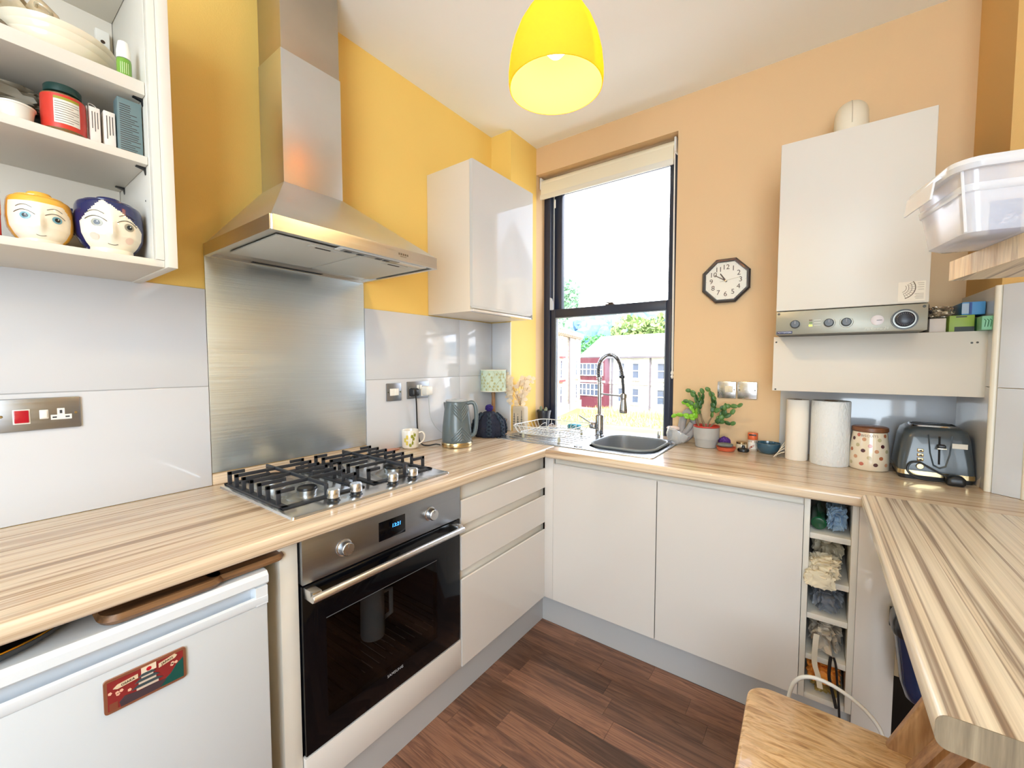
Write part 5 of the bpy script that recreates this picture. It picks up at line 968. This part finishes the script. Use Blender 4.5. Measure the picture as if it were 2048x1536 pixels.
# cartons on the cover
def cart(nm, lab, lo, hi, col, cat, face=None, edge=None):
    t = thing(nm, lab, cat, ((lo[0]+hi[0])/2, (lo[1]+hi[1])/2, lo[2])); ob('carton', BX(lo, hi, .0015), M('c_'+nm+str(col[0]), col, .45), t)
    if face: ob('front_print', BX((lo[0]+(hi[0]-lo[0])*face[0], lo[1]-.0005, lo[2]+(hi[2]-lo[2])*face[2]), (lo[0]+(hi[0]-lo[0])*face[1], lo[1]+.0004, lo[2]+(hi[2]-lo[2])*face[3])), M('fp_'+nm+str(face[4][0]), face[4], .5), t)
    return t
cart('white_carton', 'plain off white carton at the boiler end of the pipe cover', (1.988, -.262, 1.440), (2.030, -.10, 1.4885), (222, 208, 196), 'box')
gcb = cart('food_carton', 'lime green food carton with a dark bottom band on the pipe cover', (2.036, -.268, 1.440), (2.097, -.10, 1.4955), (150, 176, 70), 'box', (.22, 1, 0, .3, (48, 56, 50)))
ob('top_print', BX((2.052, -.2685, 1.4885), (2.078, -.2672, 1.4925)), M('fp_dark', (48, 44, 44), .5), gcb)
gz = cart('foil_carton', 'sea green printed carton overhanging the end of the pipe cover', (2.103, -.275, 1.440), (2.1215, -.12, 1.4855), (98, 164, 126), 'box'); ob('overhang_end', BX((2.1216, -.345, 1.440), (2.131, -.275, 1.4855), .001) if 0 else BX((2.100, -.33, 1.4402), (2.1275, -.2755, 1.4855), .0015), M('c_foil_front', (120, 182, 146), .4), gz)
pr = bmesh.new()
for x in (2.107, 2.1135, 2.120): tube(pr, [(x, -.3305, 1.450), (x+.002, -.3305, 1.470), (x-.002, -.3305, 1.475)], .0009, 4)
ob('leaf_print', pr, M('fp_green', (50, 110, 76), .5), gz)
blx = cart('blue_carton', 'sky blue carton lying on top of the green cartons', (2.066, -.262, 1.4965), (2.1215, -.13, 1.540), (72, 140, 196), 'box', (0, .32, .1, .9, (168, 186, 206))); ob('label_strip', BX((2.083, -.2625, 1.498), (2.090, -.2612, 1.5385)), M('fp_navy', (36, 70, 140), .5), blx)
fo = ob('foil_parcel', crumple((2.022, -.21, 1.5135), (.040, .045, .0235), .42, 2.6, 41, 4), M('crumpled_foil', (196, 184, 166), .25, .85, bump=.5, bs=60), smooth=25); tag(fo, 'crumpled foil parcel on top of the off white carton', 'foil parcel')
dpz = ob('dark_pouch', crumple((1.983, -.16, 1.505), (.018, .05, .062), .4, 2.4, 42, 4), M('pouch_dark', (58, 50, 60), .25), smooth=40); tag(dpz, 'dark shiny pouch tucked between boiler and foil parcel', 'pouch')

# ---------------------------------------------------------------- shelf and tub
d_ = Vector((.2105, -.9776, 0)); n_ = Vector((.9776, .2105, 0)); A_ = Vector((1.899, -1.027, 0))
def sq(u, v, z): p = A_+n_*u+d_*v; return (p.x, p.y, z)
sh = ob('wall_shelf', loft(bmesh.new(), [[sq(0, 0, z), sq(.405, 0, z), sq(.405, 1.0, z), sq(0, 1.0, z)] for z in (1.512, 1.5535)]), wood('shelf_laminate', bar_l, 'y', 21, .75, .4), smooth=0); tag(sh, 'striped wood wall shelf with a plastic tub above the breakfast bar', 'shelf')
ob('edge_strip', loft(bmesh.new(), [[sq(-.0012, 0, z), sq(0, 0, z), sq(0, 1.0, z), sq(-.0012, 1.0, z)] for z in (1.512, 1.5535)]), pine, sh, smooth=0)
TO = A_-n_*.0745+d_*.232
def tq(u, v, z): p = TO+n_*u-d_*v; return Vector((p.x, p.y, z))
def tloop(i, z, r=.02, L=.40, D=.15):
    ps = rrect(L/2, D/2, L+2*i, D+2*i, r, 0); return [tq(p.x, p.y, z) for p in ps]
tub = thing('storage_tub', 'frosted clear plastic storage tub on the wall shelf', 'tub', tuple(tq(.2, .075, 1.554))); tm = glassy('tub_plastic', (.97, .97, 1), .12, white=.42, wcol=(236, 238, 246))
ob('shell', loft(bmesh.new(), [tloop(-.012, 1.5545), tloop(0, 1.562), tloop(.016, 1.672), tloop(.014, 1.672), tloop(-.002, 1.564), tloop(-.013, 1.557)]), tm, tub)
ob('rim', loft(bmesh.new(), [tloop(.0165, 1.664, .03), tloop(.026, 1.664, .035), tloop(.030, 1.672, .036), tloop(.028, 1.681, .036), tloop(.020, 1.684, .03), tloop(.013, 1.680, .03), tloop(.0145, 1.672, .03)], cap0=False, cap1=False), glassy('tub_rim', (.96, .97, 1), .1, white=.58, wcol=(240, 242, 248)), tub)
ob('handle', loft(bmesh.new(), [[tq(u, v, z) for u, z in ((-.026, 1.675), (-.040, 1.664), (-.044, 1.632), (-.041, 1.632), (-.037, 1.662), (-.024, 1.671))] for v in (.022, .128)]), MATS['tub_rim'], tub)
ob('edge_rib', TB([tq(-.0005, .003, 1.563), tq(-.015, -.010, 1.665)], .0022, 6), MATS['tub_rim'], tub)
ob('wall_step', loft(bmesh.new(), [tloop(.0105, 1.628), tloop(.0125, 1.630), tloop(.0135, 1.640), tloop(.0125, 1.642)], cap0=False, cap1=False), MATS['tub_rim'], tub)
tbx = thing('blue_box', 'small blue and white packet inside the storage tub', 'box', tuple(tq(.055, .05, 1.558)))
ob('carton', loft(bmesh.new(), [[tq(u, v, z) for u, v in ((.034, .014), (.074, .014), (.074, .07), (.034, .07))] for z in (1.558, 1.615)]), M('c_blue', (30, 66, 134), .4), tbx, smooth=0); ob('white_side', loft(bmesh.new(), [[tq(u, v, z) for u, v in ((.014, .020), (.0335, .014), (.0335, .07), (.014, .07))] for z in (1.558, 1.612)]), M('paper_white', (222, 216, 204), .6), tbx, smooth=0)
tm4 = Matrix(((n_.x, 0, d_.x, 0), (n_.y, 0, d_.y, 0), (0, 1, 0, 0), (0, 0, 0, 1))); q_ = tq(.058, .0138, 1.581); tm4[0][3], tm4[1][3], tm4[2][3] = q_.x, q_.y, q_.z
ob('script_lettering', text_bm('Ba', .022, None, M4=tm4, shear=.35), M('print_white', (226, 226, 232), .4), tbx)
o = ob('dark_cloth', crumple(tuple(tq(.24, .075, 1.590)), (.12, .052, .030), .3, 2, 51, 4), M('cloth_plum', (92, 80, 90), .9), smooth=60); tag(o, 'dark plum cloth filling the storage tub on the shelf', 'cloth')

# ---------------------------------------------------------------- pendant lamp
PD = (1.088, -1.350, 2.062)
pd = thing('pendant_lamp', 'glowing yellow bell shaped pendant lamp hanging from the ceiling', 'lamp', PD); sm_ = shade_mat('shade_yellow', (240, 190, 78), (255, 204, 84), .55)
pf = [(.1225, 0), (.1245, .012), (.1245, .035), (.120, .075), (.110, .115), (.096, .150), (.078, .180), (.062, .202), (.052, .216), (.0475, .230), (.0465, .262), (.042, .268)]
ob('shade', LT(PD, pf+[(.041, .265)]+[(r-.0025, h) for r, h in pf[-2::-1]]+[(.1225, 0)], 72, cap0=False, cap1=False), sm_, pd)
ob('cap', LT((PD[0], PD[1], PD[2]+.262), [(.0405, 0), (.0405, .012), (.022, .022), (.018, .05), (.004, .056)], 32), white_m, pd)
ob('cord', LT((PD[0], PD[1], PD[2]+.31), [(.0035, 0), (.0035, H-PD[2]-.31-.02)], 10), white_m, pd)
ob('ceiling_rose', LT((PD[0], PD[1], H-.028), [(.006, 0), (.030, .008), (.040, .016), (.042, .0275)], 36), white_m, pd)
ob('bulb_holder', LT((PD[0], PD[1], PD[2]+.195), [(.001, 0), (.018, .001), (.020, .03), (.020, .06), (.015, .07)], 24), white_m, pd)
ob('bulb', LT((PD[0], PD[1], PD[2]+.078), [(.001, 0), (.015, .003), (.027, .016), (.0305, .034), (.027, .055), (.019, .078), (.014, .095), (.013, .118)], 32), M('bulb_glow', (255, 240, 200), .5, emit=(255, 226, 170), es=30), pd)
pl_ = bpy.data.lights.new('pendant_bulb', 'POINT'); pl_.energy = 11; pl_.shadow_soft_size = .03; pl_.color = (1, .80, .42)
po = bpy.data.objects.new('pendant_bulb', pl_); C.objects.link(po); po.location = (PD[0], PD[1], PD[2]+.044)

# ---------------------------------------------------------------- chair, cable, caddy
chx = thing('wooden_chair', 'worn oak chair with a slab seat tucked beside the breakfast bar', 'chair', (1.70, -1.24, 0))
def so_l(i, z):
    pts = []
    for cx_, cy2, r, a0, n in ((1.60, -1.105, .055, PI/2, 8), (1.69, -1.36, .14, PI, 10), (1.80, -1.42, .05, 1.5*PI, 5), (1.845, -1.095, .04, 0, 5)):
        for k in range(n+1): a = a0+PI/2*k/n; pts.append((cx_+(r+i)*math.cos(a), cy2+(r+i)*math.sin(a), z))
    return pts
ob('seat', loft(bmesh.new(), [so_l(-.012, .423), so_l(-.002, .428), so_l(0, .438), so_l(-.002, .447), so_l(-.010, .452)]), oak_seat, chx)
for x, y, tx, ty in ((1.60, -1.12, 1.565, -1.08), (1.60, -1.40, 1.565, -1.44), (1.83, -1.12, 1.86, -1.085), (1.83, -1.38, 1.86, -1.42)): ob('leg', TB([(tx, ty, .0005), ((x+tx)/2, (y+ty)/2, .2), (x, y, .425)], [.014, .019, .016], 14), beech, chx)
ob('stretcher', TB([(1.585, -1.10, .2), (1.845, -1.10, .2)], .009, 10), beech, chx); ob('stretcher', TB([(1.585, -1.415, .2), (1.845, -1.415, .2)], .009, 10), beech, chx)
def lean(z): return 1.826+(z-.45)*.42
for y, t_ in ((-1.088, .026), (-1.345, .030)):
    ob('back_post', loft(bmesh.new(), [[Vector((lean(z)+p.x+.024, y+p.y, z)) for p in rrect(0, 0, w_, t_, .008, 0)] for z, w_ in ((.40, .050), (.47, .052), (.60, .056), (.70, .050), (.82, .040))]), beech, chx)
for k in range(3):
    y = -1.155-.062*k; ob('back_slat', loft(bmesh.new(), [[(lean(z)+.03+.012*math.sin((z-.45)*7)+a, y+b, z) for a, b in ((-.006, -.021), (.006, -.021), (.006, .021), (-.006, .021))] for z in (.455, .52, .60, .68, .74)]), beech, chx)
ob('top_rail', loft(bmesh.new(), [[(lean(.78)+.03+.018*math.cos((y+1.216)*9)+a, y, z) for a, z in ((-.010, .735), (.010, .735), (.018, .83), (-.002, .83))] for y in [-1.36+.29*k/8 for k in range(9)]]), beech, chx)
wc_ = ob('white_cable', TB(curve([(1.615, -.86, .004), (1.620, -.855, .18), (1.632, -.85, .315), (1.650, -.85, .372), (1.685, -.85, .396), (1.735, -.85, .394), (1.790, -.85, .370), (1.830, -.85, .335), (1.850, -.85, .29), (1.862, -.85, .18), (1.880, -.85, .004)], 7), .0055, 10), white_m); tag(wc_, 'white cable arching up behind the wooden chair seat', 'cable')
cdd = thing('blue_caddy', 'glossy dark blue bin with a black lid on the panel under the bar', 'bin', (1.925, -.66, .33)); cm = M('caddy_blue', (26, 44, 84), .12, coat=.6)
ob('body', loft(bmesh.new(), [rrect(1.965, -.662, w_, d2, r, z) for w_, d2, r, z in ((.07, .05, .02, .318), (.105, .08, .03, .335), (.130, .10, .035, .38), (.165, .125, .04, .525))]), cm, cdd)
ob('lid', loft(bmesh.new(), [rrect(1.965, -.662, w_, d2, r, z) for w_, d2, r, z in ((.176, .134, .045, .526), (.182, .138, .048, .535), (.178, .136, .045, .565), (.150, .11, .04, .60), (.11, .08, .03, .608))]), M('caddy_lid', (34, 36, 42), .25, coat=.3), cdd)
ob('hook', BX((1.880, -.603, .50), (1.895, -.591, .56), .002), black_p, cdd)

# ---------------------------------------------------------------- outside the window
GZ = -4.3
lawn_m = M('lawn_mix', (150, 160, 70), .95, var=.5, vs=.35); stone_l = bpy.data.materials.new('stone_blocks')
def stone(name, c1, c2, mo, sc=1.0):
    mt = bpy.data.materials.new(name); mt.use_nodes = True; n = mt.node_tree; b = n.nodes['Principled BSDF']; t = n.nodes.new('ShaderNodeTexCoord'); sp_ = n.nodes.new('ShaderNodeSeparateXYZ'); ad = n.nodes.new('ShaderNodeMath'); cb2 = n.nodes.new('ShaderNodeCombineXYZ')
    n.links.new(t.outputs['Object'], sp_.inputs[0]); n.links.new(sp_.outputs[0], ad.inputs[0]); n.links.new(sp_.outputs[1], ad.inputs[1]); n.links.new(ad.outputs[0], cb2.inputs[0]); n.links.new(sp_.outputs[2], cb2.inputs[1])
    br = n.nodes.new('ShaderNodeTexBrick'); br.inputs['Scale'].default_value = sc; br.inputs['Color1'].default_value = RGB(*c1); br.inputs['Color2'].default_value = RGB(*c2); br.inputs['Mortar'].default_value = RGB(*mo); br.inputs['Mortar Size'].default_value = .03
    br.inputs['Brick Width'].default_value = .9; br.inputs['Row Height'].default_value = .35; n.links.new(cb2.outputs[0], br.inputs['Vector']); n.links.new(br.outputs[0], b.inputs['Base Color']); b.inputs['Roughness'].default_value = .9; MATS[name] = mt; return mt
bpy.data.materials.remove(stone_l)
st1 = stone('sandstone', (206, 196, 180), (164, 150, 132), (196, 188, 176)); st2 = stone('pale_stone', (206, 204, 204), (160, 156, 158), (200, 198, 196))
ob('ground_outside', BX((-90, 3, GZ-.3), (90, 190, GZ)), M('paving', (176, 172, 160), .95, var=.15, vs=.3), kind='structure')
lw = ob('lawn', BX((-34, 24, GZ), (-6, 43, GZ+.06), .02), lawn_m, kind='structure'); 
pav = ob('flat_roof', BX((-14, 14, GZ), (8, 29.5, GZ+.10)), M('flat_roof_pale', (206, 204, 198), .9), kind='structure')
random.seed(21); gt = bmesh.new()
for k in range(2200):
    x, y = random.uniform(-19, -8), random.uniform(33, 42.5); h = random.uniform(.25, .85)*(1 if y > 38 else .5); a = random.uniform(0, PI)
    p0 = Vector((x, y, GZ+.03)); s = Vector((math.cos(a), math.sin(a), 0))*.07; tpp = Vector((x+random.uniform(-.2, .2), y+random.uniform(-.2, .2), GZ+h)); vs = [gt.verts.new(q) for q in (p0-s, p0+s, tpp)]; gt.faces.new(vs)
ob('tall_grass', gt, M('dry_grass', (196, 190, 110), .9), kind='stuff', smooth=0)
wgl = M('far_glass', (70, 82, 104), .1, spec=.8); wfr = M('far_frame', (232, 232, 236), .5); lint = M('far_lintel', (206, 196, 178), .9)
def fwin(par, M0, x, z, w_, h, sill=True, fr_m=None, nx=1):
    f = BX((x, -.10, z), (x+w_, .05, z+.09)); box(f, (x, -.10, z+h-.09), (x+w_, .05, z+h)); box(f, (x, -.10, z), (x+.09, .05, z+h)); box(f, (x+w_-.09, -.10, z), (x+w_, .05, z+h)); box(f, (x, -.09, z+h*.48), (x+w_, .04, z+h*.48+.08))
    for k in range(1, nx): box(f, (x+w_*k/nx-.04, -.09, z), (x+w_*k/nx+.04, .04, z+h))
    f.transform(M0); o = ob('window', f, fr_m or wfr, par); g_ = BX((x+.05, -.03, z+.05), (x+w_-.05, .03, z+h-.05)); g_.transform(M0); ob('pane', g_, wgl, o)
    if sill: s = BX((x-.12, -.22, z-.22), (x+w_+.12, .05, z)); box(s, (x-.12, -.12, z+h), (x+w_+.12, .05, z+h+.28)); s.transform(M0); ob('surround', s, lint, o)
def frame_from(p, q): d = (Vector(q)-Vector(p)).normalized(); return Matrix(((d.x, -d.y, 0, p[0]), (d.y, d.x, 0, p[1]), (0, 0, 1, GZ), (0, 0, 0, 1)))
mb_ = thing('stone_building', 'long two storey pale stone building across the courtyard', 'building', (-17, 48, GZ)); MM = frame_from((-22.9, 46.6), (-6, 43.3))
def mbx(lo, hi, nm, mat, par): b = BX(lo, hi); b.transform(MM); return ob(nm, b, mat, par, smooth=0)
wallb = mbx((0, 0, 0), (24, 9, 6.35), 'wall', st2, mb_)
rf = loft(bmesh.new(), [[(-.3, -.5, 6.35), (-.3, 9.5, 6.35), (-.3, 4.6, 9.2)], [(24.3, -.5, 6.35), (24.3, 9.5, 6.35), (24.3, 4.6, 9.2)]]); rf.transform(MM); rfo = ob('roof', rf, M('slate_pale', (206, 206, 210), .5), mb_, smooth=0)
mbx((9.2, 4.0, 8.6), (10.4, 5.0, 10.6), 'chimney', st2, rfo)
mbx((-.2, -.55, 6.15), (24.2, -.35, 6.33), 'gutter', M('gutter_dark', (92, 86, 92), .6), mb_)
mbx((0, -.12, 3.05), (24, 0, 3.3), 'string_course', lint, mb_)
for x in (4.6, 9.6, 14.2): mbx((x, -.25, 0), (x+.14, -.1, 6.2), 'drainpipe', M('gutter_dark', (92, 86, 92), .6), mb_)
for x in (5.4, 7.3, 10.4, 12.6, 15.2, 17.6, 20):
    for z, h in ((.9, 1.75), (3.75, 1.85)): fwin(mb_, MM, x, z, .95, h)
bay = mbx((.1, -1.0, 0), (4.2, 0, 6.2), 'bay', M('bay_maroon', (92, 40, 54), .6), mb_)
for z in (1.5, 4.0):
    M2 = MM @ Matrix.Translation((0, -1.0, 0)); fwin(mb_, M2, .25, z, 3.7, 1.55, False, None, 6)
mbx((.05, -1.06, 3.2), (4.25, -1.0, 3.42), 'bay_band', M('band_white', (226, 224, 222), .6), mb_)
tw_ = thing('stone_wing', 'tall sandstone wing with sash windows beside the lawn', 'building', (-25, 40, GZ)); TT = frame_from((-18.2, 28.0), (-22.85, 46.4)); TT = Matrix(((TT[0][0], TT[0][1], 0, -18.2), (TT[1][0], TT[1][1], 0, 28.0), (0, 0, 1, GZ), (0, 0, 0, 1)))
def tbx_(lo, hi, nm, mat, par): b = BX(lo, hi); b.transform(TT); return ob(nm, b, mat, par, smooth=0)
tbx_((0, 0, 0), (18.3, 10, 9.0), 'wall', st1, tw_)
rf = loft(bmesh.new(), [[(-.4, -.55, 9.1), (-.4, 10.5, 9.1), (-.4, 5, 11.2)], [(18.35, -.55, 9.1), (18.35, 10.5, 9.1), (18.35, 5, 11.2)]]); rf.transform(TT); ob('roof', rf, MATS['slate_pale'], tw_, smooth=0)
tbx_((-.1, -.35, 8.7), (18.3, 0, 9.08), 'cornice', lint, tw_)
for k in range(22): tbx_((.3+.8*k, -.45, 8.45), (.55+.8*k, 0, 8.72), 'bracket', M('corbel_dark', (120, 104, 92), .9), tw_)
tbx_((11.8, -.22, 0), (12.0, -.08, 8.7), 'drainpipe', M('gutter_dark', (92, 86, 92), .6), tw_); tbx_((0, -.2, 0), (18.3, 0, .9), 'foundation', st2, tw_)
for x in (3.2, 8.2, 15.2):
    for z, h in ((1.2, 1.9), (3.9, 2.0), (6.4, 1.9)):
        fwin(tw_, TT, x, z, 1.15, h)
        if x == 8.2 and z > 3: tbx_((x-.2, -.35, z-.32), (x+1.3, -.05, z-.10), 'red_sill', M('sill_red', (214, 52, 62), .6), tw_)
ct = thing('church_tower', 'square stone church tower with a pointed slate spire', 'church', (39, 52, GZ))
ob('tower', BX((35.5, 49, GZ), (42.5, 56, 13.5)), st1, ct, smooth=0); ob('belfry_band', BX((35.2, 48.7, 13.2), (42.8, 56.3, 14.0)), lint, ct, smooth=0); ob('string_course', BX((35.3, 48.8, 5.5), (42.7, 56.2, 6.0)), lint, ct, smooth=0)
ob('spire', loft(bmesh.new(), [[(35.6, 49.1, 14), (42.4, 49.1, 14), (42.4, 55.9, 14), (35.6, 55.9, 14)], [(38.9, 52.4, 24), (39.1, 52.4, 24), (39.1, 52.6, 24), (38.9, 52.6, 24)]]), M('spire_slate', (120, 128, 146), .6), ct, smooth=0)
for x in (36.6, 39.6): ob('belfry_opening', PR([(x, 8.5), (x+1.7, 8.5), (x+1.7, 11.4), (x+.85, 12.3), (x, 11.4)], 'y', 48.94, 49.1), M('opening_dark', (70, 66, 66), .9), ct, smooth=0)
def hill():
    bm = bmesh.new(); N, Mm = 90, 14; g_ = []
    for j in range(Mm):
        row = []
        for i in range(N):
            x = -190+380*i/(N-1); y = 95+75*j/(Mm-1); z = GZ+(22+3.5*noise.noise(Vector((x*.03, 3, 0))))*math.sin(PI/2*min(1, j/(Mm-2)))+2.2*noise.noise(Vector((x*.16, y*.2, 5)))+1.3*noise.noise(Vector((x*.5, y*.5, 9)))
            row.append(bm.verts.new((x, y, z if j < Mm-1 else GZ)))
        g_.append(row)
    for j in range(Mm-1):
        for i in range(N-1): bm.faces.new((g_[j][i], g_[j][i+1], g_[j+1][i+1], g_[j+1][i]))
    return bm
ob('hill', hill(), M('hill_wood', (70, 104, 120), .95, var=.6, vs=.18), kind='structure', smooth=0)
wd_ = bmesh.new(); random.seed(4)
for k in range(150):
    x = random.uniform(-95, 20); y = random.uniform(96, 140); zz = GZ+22*math.sin(PI/2*min(1, (y-95)/64)); r = random.uniform(2, 4)
    b2 = blob((x, y, zz+1.2), (r, r, r*1.1), .35, 2.5, k, 2, False); me = bpy.data.meshes.new('x'); b2.to_mesh(me); wd_.from_mesh(me); b2.free(); bpy.data.meshes.remove(me)
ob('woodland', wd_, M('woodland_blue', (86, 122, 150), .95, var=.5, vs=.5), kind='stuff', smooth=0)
def tree(x, y, h, r, lab, col, seed, dens=3600):
    t = thing('tree', lab, 'tree', (x, y, GZ)); random.seed(seed)
    ob('trunk', TB([(x, y, GZ), (x+.1, y, GZ+h*.4), (x, y, GZ+h*.75)], [.4, .3, .12], 10), M('bark', (96, 80, 66), .95), t)
    bm = bmesh.new(); cs_ = [(Vector((random.uniform(-.6, .6)*r, random.uniform(-.6, .6)*r, h*.66+random.uniform(-.28, .30)*h)), r*random.uniform(.36, .56)) for _ in range(13)]
    for k in range(dens):
        c, rr = random.choice(cs_); v = Vector((random.gauss(0, 1), random.gauss(0, 1), random.gauss(0, 1))).normalized()*rr*random.uniform(.75, 1.05); p = Vector((x, y, GZ))+c+v
        a = Vector((random.gauss(0, 1), random.gauss(0, 1), random.gauss(0, 1))).normalized()*r*.09; b = a.cross(Vector((random.gauss(0, 1), random.gauss(0, 1), random.gauss(0, 1)))).normalized()*r*.06
        bm.faces.new([bm.verts.new(q) for q in (p-a, p+b, p+a, p-b)])
    ob('crown', bm, M('crown_%d' % seed, col, .8, var=.35, vs=.6), t, smooth=0, kind='stuff')
tree(-19.0, 62, 11.6, 5.4, 'broad yellow green tree rising behind the long stone building', (128, 152, 88), 1)
tree(-30.5, 66, 10.6, 3.4, 'darker green tree showing between the wing and the hillside', (78, 150, 76), 2)
tree(-33.5, 58, 22.0, 4.4, 'thin tall tree whose top shows in the upper sash', (120, 160, 130), 3, 1400)
